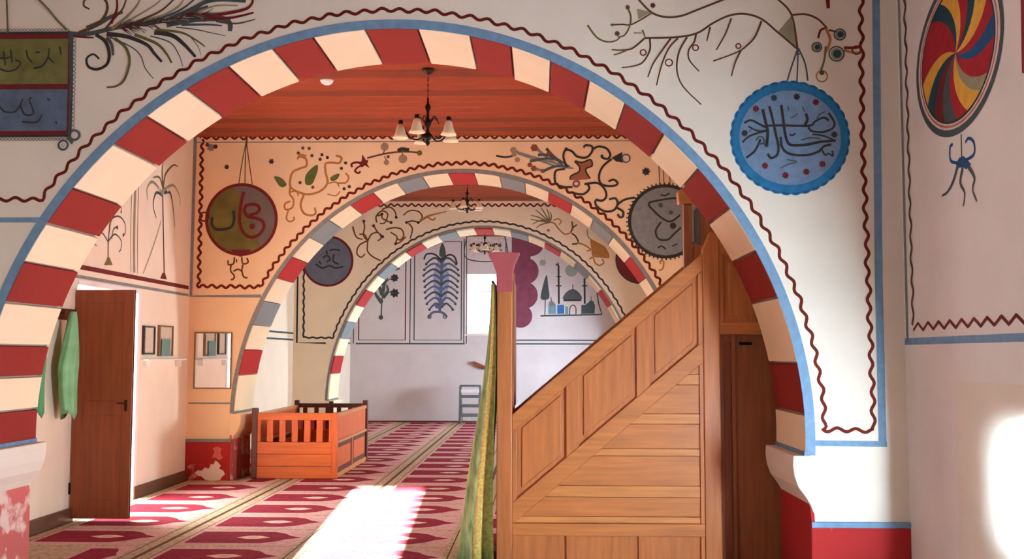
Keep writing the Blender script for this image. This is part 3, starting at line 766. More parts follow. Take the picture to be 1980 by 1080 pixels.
br = MB(); br.bar((bx - .12, YD - .03, bz + .05), (bx + .16, YD - .06, bz - .07), .07, .06)
tag(br.build('wall_bracket', [wood('bracket_wood', (150, 84, 62), 'x')], bevel=.006), 'small reddish wooden bracket on the far wall above the ladder', 'bracket')

# ------------------------------------------------------------------ chandeliers
def chandelier():
    c = (0, 0, 0)                          # origin at the ceiling
    root = empty('chandelier', c, 'x', 'chandelier', 'hanging chandeliers')
    MB().lathe([(.0, 0), (.06, -.0), (.055, -.02), (.02, -.05), (.0, -.055)][::-1], c, 14).build('ceiling_rose', [bronze], root)
    # chain links
    mb = MB()
    for i in range(8): mb.tube([(.008 * math.cos(t) * (1 if i % 2 else 0), .008 * math.cos(t) * (0 if i % 2 else 1), -.07 - i * .026 + .016 * math.sin(t)) for t in [k * math.pi / 4 for k in range(9)]], .0028, 5)
    o = mb.build('chain', [bronze], root); o['kind'] = 'stuff'
    MB().lathe([(0, -.72), (.012, -.71), (.022, -.69), (.012, -.67), (.03, -.655), (.04, -.63), (.018, -.60), (.012, -.55), (.03, -.52), (.034, -.49), (.014, -.46), (.012, -.40), (.026, -.37), (.026, -.345), (.010, -.32), (.008, -.27), (0, -.265)], c, 12).build('body', [iron], root)
    for k in range(5):
        t = 2 * math.pi * k / 5 + .5; ct, st = math.cos(t), math.sin(t)
        pr = smooth([(.02, -.60), (.09, -.66), (.17, -.63), (.225, -.54), (.255, -.49), (.25, -.515)], step=4)
        arm = MB().tube([(r * ct, r * st, z) for r, z in pr], .0075, 6).build('arm', [iron], root)
        pc_ = (.25 * ct, .25 * st, 0)
        MB().lathe([(.0, -.475), (.02, -.48), (.022, -.51), (.014, -.525), (0, -.526)][::-1], pc_, 10).build('socket', [iron], arm)
        MB().lathe([(.018, -.515), (.032, -.53), (.042, -.57), (.052, -.61), (.074, -.645), (.070, -.645), (.047, -.61), (.036, -.57), (.026, -.535), (.014, -.52)], pc_, 18).build('lamp_shade', [shade_m], arm)
        cr = [(.03 + .09 * q, -.50 + .05 * math.sin(q * 3.1)) for q in [i / 6 for i in range(7)]]
        MB().tube([(r * ct, r * st, z) for r, z in cr], .005, 5).build('scroll', [iron], root)
    return root
def copy_tree(o, parent=None):
    c = o.copy(); COL.objects.link(c); c.parent = parent
    for ch in list(o.children): copy_tree(ch, c)
    return c
ch1 = chandelier()
spots = [(-1.03, 9.4, ZC, 'dark iron chandelier with opal shades hanging just behind the large front arch', 0.0),
         (-1.05, 14.9, ZC + .0, 'dark iron chandelier hanging in the second bay behind the middle arch', .25), (-1.08, 20.3, ZC, 'farthest iron chandelier hanging before the far window', .6)]
for i, (x, y, z, lb, rz) in enumerate(spots):
    c = ch1 if i == 0 else copy_tree(ch1)
    if i: pass
    c.location = (x, y, z); c.rotation_euler[2] = rz; c['label'] = lb; c.scale = [(1, 1, 1), (.82, .82, .82), (.93, .93, .93)][i]
ch1.rotation_euler[2] = .15
sd = planept(2, ZC, 632, 155)
sdo = tag(MB().lathe([(0, -.045), (.03, -.042), (.05, -.03), (.062, -.012), (.066, 0), (0, 0)], (float(sd[0]), float(sd[1]), ZC), 20).build('smoke_detector', [white], origin=(float(sd[0]), float(sd[1]), ZC)),
          'small round white fitting on the red board ceiling', 'detector')

# ------------------------------------------------------------------ things on the left wall
rk = empty('coat_rack', (XL, 8.75, 1.84), 'dark wooden peg board on the wall holding the green robes', 'coat rack')
MB().box(XL + .001, XL + .02, 8.30, 9.24, 1.80, 1.90).build('board', [darkw], rk, bevel=.004)
for i in range(5):
    y = 8.42 + i * .18
    MB().tube([(XL + .02, y, 1.86), (XL + .07, y, 1.855), (XL + .085, y, 1.885)], [.010, .009, .011], 8).build('peg', [darkw], rk)
def robe(y0, w, ztop, zbot, m, label, seed, xo=.0):
    rnd = random.Random(seed); n, q = 22, 26; front = []; mb = MB()
    ph = rnd.random() * 6
    for j in range(q + 1):
        t = j / q; z = ztop + (zbot - ztop) * t
        ww = w * (.16 + .84 * min(1, (t * 1.9)) ** .8) * (1 - .45 * max(0, t - .55) / .45)
        sway = .03 * math.sin(t * 5 + ph)
        for i in range(n):
            a = 2 * math.pi * i / n; fold = 1 + .22 * math.sin(a * 5 + ph + t * 2) + .1 * math.sin(a * 9 + t * 6)
            x = XL + .075 + xo + .055 * (.5 + .5 * min(1, t * 3)) * math.cos(a) * fold; y = y0 + sway + ww / 2 * math.sin(a) * (1 + .1 * math.sin(a * 6 + t * 4))
            zz = z - (.05 * math.sin(a * 2 + ph) if j == q else 0)
            front.append((max(x, XL + .012), y, zz))
    mb.add(front, [(j * n + i, j * n + (i + 1) % n, (j + 1) * n + (i + 1) % n, (j + 1) * n + i) for j in range(q) for i in range(n)] + [list(range(n)), [q * n + i for i in range(n)]], 0, True)
    return tag(mb.build('robe', [m], origin=(XL + .07, y0, zbot)), label, 'robe', 'robes on the peg board')
robe(8.96, .30, 1.87, .98, greencloth, 'bright mint green robe hanging from the peg board next to the door leaf', 3, .045)
robe(8.46, .26, 1.87, 1.02, greencloth2, 'darker green robe hanging from the peg board at the arch edge', 8, .0)

def Lp(u, v): return wallpt('L', u, v)
def frame_on_left(name, u0, v0, u1, v1, fm, label, cat, teal=False, t=.018):
    ya, za = Lp(u0, v0); yb, zb = Lp(u1, v0)[0], Lp(u0, v1)[1]
    o = MB().box(XL + .001, XL + .028, ya, yb, zb, zb + t).box(XL + .001, XL + .028, ya, yb, za - t, za).box(XL + .001, XL + .028, ya, ya + t * 1.6, zb + t, za - t).box(XL + .001, XL + .028, yb - t * 1.6, yb, zb + t, za - t)
    r = empty(name, (XL, (ya + yb) / 2, zb), label, cat, 'frames over the small wall shelf'); o.build('frame', [fm], r, bevel=.003)
    MB().box(XL + .001, XL + .014, ya + t * 1.6, yb - t * 1.6, zb + t, za - t).build('print', [paper], r)
    if teal: MB().box(XL + .03, XL + .036, ya + .05, yb - .12, zb, zb + .19).build('card', [paper_teal], r)
frame_on_left('picture_frame', 275, 629, 297, 685, frame_black, 'black narrow picture frame standing on the small wall shelf', 'picture frame')
frame_on_left('picture_frame', 305, 628, 332, 688, frame_brass, 'thin brown picture frame with a teal card on the wall shelf', 'picture frame', True)
y0_, z_ = Lp(272, 697); y1_ = Lp(346, 697)[0]; z_ = 1.448
shf = empty('wall_shelf', (XL, (y0_ + y1_) / 2, z_), 'narrow white wall shelf under the two small frames', 'shelf')
MB().box(XL + .001, XL + .09, y0_, y1_, z_ - .018, z_).build('board', [white], shf, bevel=.003)
for y in (y0_ + .1, y1_ - .1): MB().box(XL + .001, XL + .06, y - .01, y + .01, z_ - .09, z_ - .018).build('bracket', [white], shf)
# mirror on the middle pier
(mx0, mz1), (mx1, mz0) = wallpt('B', 377, 642), wallpt('B', 447, 751)
mr = empty('mirror', ((mx0 + mx1) / 2, YB, mz0), 'rectangular mirror in a thin brown frame on the middle pier', 'mirror')
t = .014
MB().box(mx0, mx1, YB - .024, YB - .001, mz0, mz0 + t).box(mx0, mx1, YB - .024, YB - .001, mz1 - t, mz1).box(mx0, mx0 + t, YB - .024, YB - .001, mz0 + t, mz1 - t).box(mx1 - t, mx1, YB - .024, YB - .001, mz0 + t, mz1 - t).build('frame', [frame_brass], mr, bevel=.003)
MB().box(mx0 + t, mx1 - t, YB - .014, YB - .001, mz0 + t, mz1 - t).build('glass', [mir], mr)

#MURALS
# ------------------------------------------------------------------ painted decoration
def band(k, path, wd, m, name, wall, d=.002, taper=0):
    mu = Mural(k, 'p'); mu.d = d; mu.ribbon(path, wd, m); return mu.done(name, wall)
# edges of the three arches
ca = CUR['A']
i0 = nearest(ca, wallpt('A', 85, 425))
yb = wallpt('A', 1650, 856)[1]; iR = min(i for i in range(150, 241) if ca[i][1] < yb + .03) if any(ca[i][1] < yb + .03 for i in range(150, 241)) else 240
blue_path = offset(ca, .034)
mu = Mural('A', 'p')
mu.ribbon(blue_path, .062, blue)
cor = [wallpt('A', 1578, 856), wallpt('A', 1715, 858)]; topr = wallpt('A', 1693, -60)
mu.ribbon([(blue_path[-1][0] - .02, yb)] + [cor[1]], .036, blue)
mu.ribbon([(cor[1][0] - .028, yb - .018), (cor[1][0] - .028, 2.0), topr], .050, blue)
mu.ribbon([(XL + .01, wallpt('A', 40, 425)[1]), (blue_path[i0][0], wallpt('A', 40, 425)[1])], .034, blue)
mu.done('blue_border', w_a)
mu = Mural('A', 'p')
off = offset(ca, .128)
iW = nearest(off, wallpt('A', 75, 388)); iE = nearest(off, wallpt('A', 1588, 828))
pth = [(XL + .02, wallpt('A', 40, 388)[1])] + off[iW:iE + 1] + [wallpt('A', 1590, 831), wallpt('A', 1690, 831), wallpt('A', 1687, 760), wallpt('A', 1667, 250), wallpt('A', 1664, -70)]
mu.ribbon(wavy(pth, .118, .0115), .021, darkred)
mu.done('wavy_border', w_a)

cb = CUR['B']
mu = Mural('B', 'p')
mu.ribbon(offset(cb, .034), .050, greyblue)
ob = [wallpt('B', *p) for p in ((378, 262), (369, 572), (505, 572))]
ob2 = [(-1.9 - a, b) for a, b in ob]
for P in (ob, ob2): mu.ribbon(P, .040, greyblue)
zt_ = wallpt('B', 700, 274)[1]
mu.ribbon([(ob[0][0], zt_), (XR - .02, zt_)], .012, greyblue)
mu.ribbon([(XL + .02, wallpt('B', 400, 779)[1]), (cb[0][0] - .02, wallpt('B', 400, 779)[1])], .02, greyblue)
mu.done('grey_border', w_b)
mu = Mural('B', 'p')
off = offset(cb, .128); zb_ = wallpt('B', 440, 553)[1]; ia = nearest(off, wallpt('B', 505, 553)); ib = min((i for i in range(121, 241)), key=lambda i: abs(off[i][1] - zb_))
xl_ = wallpt('B', 388, 400)[0]; zt2 = wallpt('B', 700, 265)[1]; xr_ = 2 * -.95 - xl_
pth = [(xl_, zt2 - .02), (xl_, zb_)] + off[ia:ib + 1] + [(min(xr_, XR - .08), zb_), (min(xr_, XR - .08), zt2 - .02)]
mu.ribbon(wavy(pth, .113, .016, .010), .030, darkred)
mu.ribbon(wavy([(xl_ - .03, zt2), (XR - .05, zt2)], .113, .018, .010), .026, darkred)
mu.done('wavy_border', w_b)

cc = CUR['C']
mu = Mural('C', 'p')
mu.ribbon(offset(cc, .045), .040, greyblue)
off = offset(cc, .135)
l1 = [wallpt('C', *p) for p in ((577, 430), (574, 662), (630, 663))]; l2 = [wallpt('C', *p) for p in ((588, 430), (587, 652))]
zi = l2[1][1]; ia = min(range(0, 120), key=lambda i: abs(off[i][1] - zi)); ib = min(range(121, 241), key=lambda i: abs(off[i][1] - zi))
mu.ribbon(l1, .030, ink)
mu.ribbon([(-1.94 - a, b) for a, b in l1], .030, ink)
mu.ribbon(wavy([l2[0], l2[1]] + off[ia:ib + 1] + [(-1.94 - l2[1][0], l2[1][1]), (-1.94 - l2[0][0], l2[0][1])], .14, .008), .030, ink)
mu.ribbon(wavy([(XL + .3, ZC - .07), (XR - .3, ZC - .07)], .12, .02), .028, darkred2)
mu.done('dark_border', w_c)

# left wall: frieze lines
def frieze(y0, y1, nm):
    mu = Mural('L', 'p'); mu.ribbon([(y0, 2.295), (y1, 2.295)], .045, darkred2); mu.ribbon([(y0, 2.205), (y1, 2.205)], .032, greyblue); mu.done(nm, w_left)
frieze(YA + TH, YB - .04, 'frieze_line')
for a, b in ((YB + TH, YC), (YC + TH, YD)):
    mu = Mural('L', 'p'); mu.ribbon([(a, 1.86), (b, 1.86)], .03, slate); mu.ribbon([(a, 1.75), (b, 1.75)], .03, slate); mu.done('frieze_line', w_left)
mu = Mural('L', 'k')
mu.S([(448, 200), (436, 600), (436, 900)], 36, tan)
mu.S([(425, 200), (414, 600), (414, 895)], 6, branch).S([(470, 200), (458, 600), (458, 905)], 6, branch)
mu.done('painted_column', w_left)
mu = Mural('L', 'k')                                         # small scroll tree
mu.S([(268, 850), (266, 760), (268, 690), (275, 600)], 16, olive)
mu.poly([(240, 852), (295, 850), (275, 800), (262, 800)], olive)
mu.S([(266, 700), (225, 640), (180, 650), (170, 700), (190, 725)], 13, slate, taper=.5)
mu.S([(270, 690), (310, 650), (350, 690), (350, 745), (335, 765)], 13, slate, taper=.5)
mu.S([(272, 640), (290, 550), (340, 535), (375, 580), (378, 640), (360, 655)], 14, slate, taper=.4)
mu.S([(272, 600), (300, 510), (345, 470), (355, 500)], 12, olive, taper=.4).S([(290, 680), (300, 620), (325, 600)], 9, slate)
mu.disc(325, 605, 13, slate).disc(365, 655, 12, slate).disc(350, 505, 10, olive)
mu.done('painted_scroll_tree', w_left)
mu = Mural('L', 'k')                                         # palm
mu.S([(632, 935), (628, 700), (622, 400), (625, 300)], 18, darkred)
mu.S([(495, 905), (560, 730), (612, 560)], 10, tan)
mu.poly([(605, 938), (650, 945), (636, 900), (622, 900)], darkred)
for P, m in ((((625, 400), (580, 380), (560, 460), (580, 545)), slate), (((625, 390), (560, 310), (520, 350), (525, 430)), greyolive), (((630, 380), (670, 380), (690, 480), (700, 600)), slate),
             (((630, 360), (690, 330), (730, 400), (735, 470)), greyolive), (((626, 360), (600, 280), (560, 280)), olive), (((626, 350), (640, 260), (690, 200), (720, 210)), olive), (((624, 350), (618, 240), (625, 180)), olive)):
    mu.S(list(P), 24, m, taper=.7)
mu.disc(655, 362, 14, offwhite).disc(600, 350, 10, offwhite)
mu.done('painted_palm', w_left)

# ---- front arch wall, right spandrel
mu = Mural('A', 'e')
mu.poly([(960, 160), (1028, 80), (1060, 240)], greyolive).poly([(262, 45), (335, 60), (268, 95)], greyolive)
for P in ([(300, 190), (460, 185), (560, 165), (640, 115), (720, 78), (800, 70), (880, 95), (960, 160), (1060, 245)],
          [(960, -5), (1030, 75), (1060, 245)], [(1030, 75), (1100, 72), (1160, 95), (1205, 140)], [(262, -10), (330, 60), (400, 85), (480, 80), (560, 50), (700, -5)]):
    mu.S(P, 10, branch)
mu.S([(340, 62), (240, 120), (185, 122), (135, 125)], 7, branch)
for P in ([(212, 35), (230, 80), (225, 130), (200, 175), (165, 185)], [(15, 125), (60, 185), (110, 208), (155, 203), (183, 180)], [(288, 150), (302, 185)], [(300, 190), (240, 240), (190, 250), (135, 248)], [(210, 250), (175, 265), (145, 274)],
          [(325, 195), (325, 250), (290, 310), (240, 330), (185, 337)], [(430, 190), (380, 260), (340, 320), (315, 385)], [(465, 190), (420, 240), (385, 320), (358, 425)], [(510, 185), (470, 260), (460, 350), (490, 430), (580, 520)],
          [(555, 170), (545, 210), (518, 250), (522, 300), (570, 355)], [(625, 135), (608, 205)], [(730, 92), (700, 170), (655, 250)], [(880, 105), (850, 180), (810, 225), (760, 260), (640, 305)], [(778, 250), (750, 310), (730, 380)]):
    mu.S(P, 10, olive if P[0][0] < 300 else branch, taper=.4)
for x, y, r in ((292, 262, 14), (420, 312, 17), (552, 238, 14), (765, 230, 12)): mu.disc(x, y, r, darkred2, ring=6)
mu.disc(163, 168, 12, branch).disc(340, 28, 14, darkred2, jag=.3).disc(140, 125, 14, olive, jag=.4, ry=8).disc(215, 38, 12, branch, jag=.3)
mu.S([(285, 165), (245, 165)], 5, olive)
mu.done('painted_branches', w_a)
mu = Mural('A', 'e')
mu.S([(1205, 140), (1175, 150), (1162, 190)], 11, darkred2).S([(1200, 140), (1222, 200), (1200, 260)], 16, ochre, taper=.3).S([(1200, 230), (1192, 300), (1172, 360)], 10, olive)
mu.S([(1215, 150), (1260, 160)], 10, branch)
for x, y, r in ((1270, 172, 27), (1155, 235, 23), (1253, 268, 36)): mu.disc(x, y, r, slate, ring=7).disc(x, y, r * .8, greyolive).disc(x + 3, y, r * .55, tealp)
mu.disc(1180, 380, 27, ochre, ring=7).disc(1180, 362, 12, branch)
mu.S([(1290, 238), (1340, 238), (1378, 232)], 14, darkred2).S([(1290, 250), (1335, 262), (1378, 262)], 12, ochre).disc(1352, 250, 20, darkred2, ring=8)
mu.S([(1208, -20), (1212, 42)], 22, darkred2, taper=.3)
mu.done('painted_flower_stem', w_a)
mu = Mural('A', 'm')
cx, cy = 550, 545; C0 = mu.pt(cx, cy); rx, ry = mu.px(492, cx, cy), mu.px(478, cx, cy)
N = 144; sc_ = [(C0[0] + rx * (1 + .022 * abs(math.sin(18 * t)) - .012) * math.cos(t), C0[1] + ry * (1 + .022 * abs(math.sin(18 * t)) - .012) * math.sin(t)) for t in [2 * math.pi * i / N for i in range(N)]]
d = mu.dist(); mu.mb.add([P3('A', a, b, d) for a, b in sc_], [list(range(N))], mu.mi(medblue))
for i in range(36):
    t = math.pi * 2 * (i + .5) / 36; q = [(C0[0] + rx * (.985 - .02 * abs(k)) * math.cos(t + .05 * k), C0[1] + ry * (.985 - .02 * abs(k)) * math.sin(t + .05 * k)) for k in (-1, -.5, 0, .5, 1)]
    mu.ribbon(q, .008, prussian)
mu.disc(550, 545, 418, medlight, n=48, ry=396)
for x, y, m in ((415, 215, tealp), (605, 205, ink), (765, 250, darkred2), (265, 305, darkred2), (170, 508, ink), (918, 520, ink), (820, 765, darkred2), (685, 830, darkred2), (510, 860, darkred2), (340, 780, darkred2)): mu.disc(x, y, 30, m, jag=.3, n=14)
mu.done('painted_medallion', w_a, 'scalloped blue medallion with dark calligraphy')
mu = Mural('A', 'm'); mu.d = .0095
for P, wd in (([(320, 310), (345, 420), (362, 500), (352, 620)], 24), ([(375, 285), (405, 400), (430, 520), (452, 620), (440, 690), (390, 716), (362, 680)], 20), ([(475, 275), (492, 400), (502, 480), (522, 570), (560, 608), (680, 606), (800, 582), (930, 570)], 22),
              ([(355, 447), (480, 445), (600, 447), (720, 445), (762, 408), (830, 380), (872, 405)], 18), ([(470, 540), (480, 620), (520, 670), (600, 692), (700, 690), (790, 660), (830, 620), (892, 602)], 20), ([(815, 650), (840, 690), (870, 680), (905, 700), (900, 655)], 14),
              ([(870, 340), (918, 420), (900, 470), (820, 500), (730, 492), (700, 460)], 18), ([(680, 345), (692, 400), (665, 452)], 22), ([(735, 520), (820, 530), (905, 562)], 14), ([(640, 568), (720, 548), (800, 556)], 12), ([(165, 425), (220, 402), (280, 428), (345, 462)], 18),
              ([(200, 452), (250, 480), (300, 492), (372, 480)], 14), ([(150, 588), (200, 540), (280, 508), (352, 490)], 16), ([(300, 560), (285, 600), (250, 662), (182, 716)], 18), ([(262, 572), (290, 540), (325, 550), (328, 590), (280, 602)], 12), ([(325, 590), (352, 622), (365, 610)], 12),
              ([(550, 380), (585, 368), (612, 345)], 8), ([(652, 290), (668, 332)], 10), ([(470, 800), (530, 770), (605, 747), (520, 730)], 8), ([(530, 285), (536, 322)], 10), ([(543, 520), (565, 528), (592, 514)], 14), ([(770, 390), (800, 350), (840, 330)], 10), ([(200, 500), (240, 470)], 8)):
    mu.S(P, wd, ink if wd > 12 else slate)
mu.done('painted_lettering', w_a)
mu = Mural('A', 'e'); mu.d = .003
mu.S([(1062, 240), (1030, 330), (1008, 402)], 8, slate).S([(1062, 240), (1060, 320), (1056, 405)], 7, slate).S([(1064, 240), (1098, 320), (1110, 402)], 8, slate).disc(1062, 262, 10, slate, ring=5)
mu.done('painted_cords', w_a)
# ---- front arch wall, left: hanging tablet and plume
mu = Mural('A', 'a')
mu.poly([(-120, 255), (480, 255), (480, 600), (-120, 600)], mat('dark_olive_panel', (112, 110, 62), var=.18, scale=9)).poly([(-120, 600), (478, 600), (478, 935), (-120, 935)], mat('dusk_blue_panel', (88, 104, 128), var=.18, scale=9))
for y, wd in ((252, 44), (606, 36), (928, 30)): mu.S([(-120, y), (480, y - 4)], wd, darkred2)
mu.S([(-120, 232), (480, 228)], 14, ink).S([(494, 222), (490, 600), (480, 955)], 36, slate).S([(480, 300), (478, 600), (470, 930)], 10, darkred2).S([(-120, 950), (480, 945)], 14, ink)
for i in range(26): mu.disc(-100 + i * 24, 968, 10, slate, ring=4, n=8)
for i in range(22): mu.disc(521 - i * .5, 280 + i * 29, 12, slate, ring=4, n=8)
for i in range(24): mu.disc(-100 + i * 25, 214, 10, slate, ring=4, n=8)
mu.disc(522, 943, 34, slate, ring=14).disc(522, 943, 22, offwhite).disc(445, 1012, 32, slate, ring=13).disc(445, 1012, 20, offwhite).S([(480, 960), (510, 1000)], 20, slate)
mu.S([(52, -20), (56, 100), (60, 236)], 13, olive).S([(255, -20), (340, 66), (400, 140), (470, 212)], 13, olive)
mu.done('painted_hanging_tablet', w_a, 'olive and blue lettered tablet hung on painted cords')
mu = Mural('A', 'a'); mu.d = .0125
for P in ([(-60, 470), (0, 480), (60, 500), (120, 482), (150, 440), (112, 420)], [(30, 360), (45, 460)], [(80, 350), (92, 440)], [(190, 350), (200, 400), (232, 440)], [(240, 480), (300, 462), (340, 400), (350, 340)], [(340, 400), (382, 442)], [(255, 366), (285, 368)], [(420, 330), (432, 385)], [(-40, 380), (20, 410), (80, 400)],
          [(-40, 750), (0, 742), (40, 780), (110, 780), (150, 730), (165, 690)], [(150, 740), (180, 800), (240, 790), (212, 700), (232, 680)], [(160, 850), (262, 852), (300, 800)], [(335, 690), (356, 700)], [(390, 850), (405, 862)]):
    mu.S(P, 13, ink, taper=.3)
mu.done('painted_lettering', w_a)
mu = Mural('A', 't')
mu.S([(0, 335), (100, 345), (250, 335), (420, 295), (600, 260), (800, 240), (1000, 205), (1200, 140), (1420, 70)], 50, slate, taper=.3)
mu.S([(200, 290), (330, 230), (440, 170), (560, 120)], 60, slate, taper=.5).S([(20, 360), (180, 375), (270, 380)], 28, darkred2, taper=.5)
for P, wd, m in (([(120, 330), (300, 250), (385, 150), (405, 60), (370, -10), (260, -30), (180, 0), (170, 60), (225, 92)], 26, branch), ([(380, 300), (480, 180), (560, 90), (600, -20)], 22, branch), ([(450, 290), (600, 170), (700, 60), (740, -20)], 26, tan),
                 ([(440, 240), (500, 100), (500, -20)], 26, darkred2), ([(600, 265), (800, 180), (960, 100), (1080, -10)], 22, branch), ([(560, 240), (760, 130), (900, 40), (960, -20)], 16, tan), ([(760, 240), (1000, 165), (1160, 90), (1290, -10)], 24, slate), ([(800, 200), (980, 150), (1130, 60), (1180, -20)], 20, greyolive),
                 ([(1000, 215), (1250, 100), (1400, 20), (1560, 0), (1800, 15)], 44, slate), ([(1300, 130), (1500, 60), (1720, 60)], 16, greyolive), ([(1000, 240), (1300, 190), (1560, 190), (1640, 240), (1640, 315)], 60, slate), ([(1200, 150), (1500, 150), (1780, 100), (1860, 40), (1870, -20)], 30, darkred2),
                 ([(1300, 180), (1600, 185), (1760, 160), (1880, 128)], 26, darkred2), ([(1500, 215), (1700, 240), (1895, 196)], 16, branch), ([(1100, 275), (1300, 300), (1450, 332), (1595, 362)], 10, slate), ([(1150, 250), (1300, 250), (1420, 250), (1560, 260)], 22, slate),
                 ([(290, 350), (385, 420), (425, 540), (400, 650), (300, 700), (215, 670), (200, 590), (265, 548), (325, 595)], 28, ink), ([(400, 380), (450, 450), (465, 560)], 30, slate), ([(480, 390), (590, 480), (630, 620), (580, 800), (500, 868), (400, 880)], 26, olive),
                 ([(430, 375), (640, 470), (740, 560), (790, 690), (870, 790)], 11, slate), ([(400, 345), (600, 370), (800, 450), (880, 540), (955, 625)], 36, ink), ([(680, 350), (900, 440), (1000, 540), (1055, 635)], 26, olive), ([(840, 365), (1040, 430), (1130, 560), (1165, 670)], 10, slate),
                 ([(880, 325), (1060, 360), (1180, 450), (1295, 575)], 40, ink), ([(900, 300), (1150, 330), (1290, 400), (1390, 470)], 20, olive), ([(1250, 380), (1320, 470), (1350, 560)], 7, slate)):
    mu.S(P, wd * 1.3, m, taper=.5)
rnd = random.Random(4)
for i in range(110):                                            # barbs of the plume
    t = rnd.random(); x = 500 + 900 * t; y = 285 - 150 * t ** 1.3; a = rnd.uniform(-1.0, .9) ; L = rnd.uniform(70, 150)
    mu.S([(x, y), (x + L * math.cos(a) * .6, y + L * math.sin(a) * .5), (x + L * math.cos(a), y + L * math.sin(a) * .8)], 12, rnd.choice([slate, branch, darkred2, greyolive, ink]), taper=.7)
mu.done('painted_plume', w_a)

# ---- right wall of the front bay
mu = Mural('R', 'i')
zb2 = wallpt('R', 1860, 656)[1]; zz2 = wallpt('R', 1870, 624)[1]
yL = wallpt('R', 1747, 650)[0]; yW = wallpt('R', 1761, 620)[0]
mu.ribbon([(yL + .02, zb2), (-1.2, zb2)], .042, blue)
mu.ribbon([(YA - .045, zb2), (YA - .05, 2.9), (YA - .045, 4.1)], .040, greyblue)
mu.done('blue_border', w_right)
mu = Mural('R', 'i')
mu.ribbon(wavy([(YA - .15, 4.1), (YA - .15, 2.9), (YA - .155, zz2)], .14, .014), .030, branch)
mu.ribbon(wavy([(YA - .155, zz2), (-1.2, zz2)], .165, .022, .01, True), .020, darkred2)
mu.done('wavy_border', w_right)
mu = Mural('R', 'n')
c = mu.pt(495, 395); bt = mu.pt(440, 1022); rt = mu.pt(845, 180); lf = mu.pt(203, 560)
RY = abs(c[0] - lf[0]) * .5 + abs(rt[0] - c[0]) * .5; RZ = abs(c[1] - bt[1])
def ell(f, n=56): return [(c[0] + RY * f * math.cos(2 * math.pi * i / n), c[1] + RZ * f * math.sin(2 * math.pi * i / n)) for i in range(n)]
d = mu.dist(); mu.mb.add([P3('R', a, b, d) for a, b in ell(.97)], [list(range(56))], mu.mi(offwhite))
mu.ribbon(ell(.985), .04, slate, True); mu.ribbon(ell(.90), .014, pink, True)
cols = [yellow, red, tealp, greyolive, yellow, red, prussian, red, greyolive, yellow, red, tealp, darkred2, tealp, yellow, red, red]
order = [yellow, red, tealp, yellow, red, prussian, red, greyolive, yellow, red, slate, darkred2, tealp, yellow, red, red, tealp]
wts = [1.1, 1.1, .9, 1.3, 1.0, 1.0, 1.5, .8, 1.2, .9, 1.1, 1.0, 1.0, 1.2, 1.6, 1.4, 1.0]; tot = sum(wts); acc = 0
for col_, wv in zip(order, wts):
    # picture clockwise; wall coordinate a=Y runs against picture x
    t0, t1 = [2 * math.pi * q / tot for q in (acc, acc + wv)]; acc += wv
    def sp(t, f): 
        ang = t - .75 * f + .35
        return (c[0] - RY * .84 * f * math.sin(ang), c[1] + RZ * .84 * f * math.cos(ang))
    L_ = [sp(t0, f / 8) for f in range(1, 9)]; Rr_ = [sp(t1, f / 8) for f in range(8, 0, -1)]; arc_ = [sp(t0 + (t1 - t0) * q, 1) for q in (.25, .5, .75)]
    d = mu.d + .0004; mu.mb.add([P3('R', a, b, d) for a, b in [c] + L_ + arc_ + Rr_], [list(range(1 + 8 + 3 + 8))], mu.mi(col_))
mu.d += .001; mu.ribbon(ell(.85), .014, ink, True)
mu.done('painted_pinwheel', w_right, 'pinwheel medallion of red, yellow and blue blades')
mu = Mural('R', 'i')
mu.S([(245, 400), (247, 470)], 6, slate)
mu.S([(255, 480), (283, 460), (283, 425), (268, 412), (258, 425)], 10, prussian).S([(245, 485), (215, 480), (212, 440), (220, 430)], 10, prussian)
mu.poly([(240, 470), (252, 465), (275, 490), (262, 505), (250, 498), (232, 502), (230, 488)], prussian)
mu.S([(235, 495), (222, 540), (205, 572), (188, 584)], 16, slate, taper=.6).S([(250, 500), (243, 545), (256, 575), (252, 615)], 15, slate, taper=.6).S([(268, 498), (285, 530), (280, 565), (292, 600)], 15, slate, taper=.6)
mu.done('painted_ribbon', w_right)
mu = Mural('R', 'n')
mu.poly([(980, -60), (1100, -60), (1100, 560), (990, 545)], mat('faded_crimson_band', (128, 44, 52)))
mu.done('painted_band', w_right)

# ---- middle arch wall, left spandrel
mu = Mural('B', 'b')
mu.disc(332, 580, 192, mat('olive_medallion', (104, 98, 50), var=.2, scale=5), n=48)
c = mu.pt(332, 580); rm = mu.px(192, 332, 580); d = mu.dist()
hp = [(c[0] + rm * math.cos(t), c[1] + rm * math.sin(t)) for t in [-.95 + i * 2.75 / 24 for i in range(25)]]
mu.mb.add([P3('B', a, b, d) for a, b in hp], [list(range(25))], mu.mi(mat('grey_medallion_half', (104, 98, 96), var=.12, scale=4)))
mu.disc(332, 580, 192, darkred2, ring=17, n=48)
mu.poly([(270, 745), (390, 745), (335, 785), (322, 785)], darkred2)
mu.disc(128, 565, 24, darkred2, ring=10)
mu.done('painted_medallion', w_b, 'round olive and grey medallion with maroon letters')
mu = Mural('B', 'r'); mu.d = .0045
mu.S([(450, 150), (430, 230), (415, 330), (410, 430), (440, 530), (510, 580), (590, 560), (640, 490), (625, 430), (560, 400), (490, 385), (455, 330), (480, 278), (560, 272), (600, 312), (570, 352), (500, 372)], 30, darkred2)
mu.S([(150, 390), (148, 460), (185, 505), (270, 505), (335, 480), (358, 410), (350, 330)], 26, ink).disc(530, 478, 28, darkred2).S([(375, 250), (345, 280), (310, 300)], 24, olive)
mu.done('painted_lettering', w_b)
mu = Mural('B', 'r')
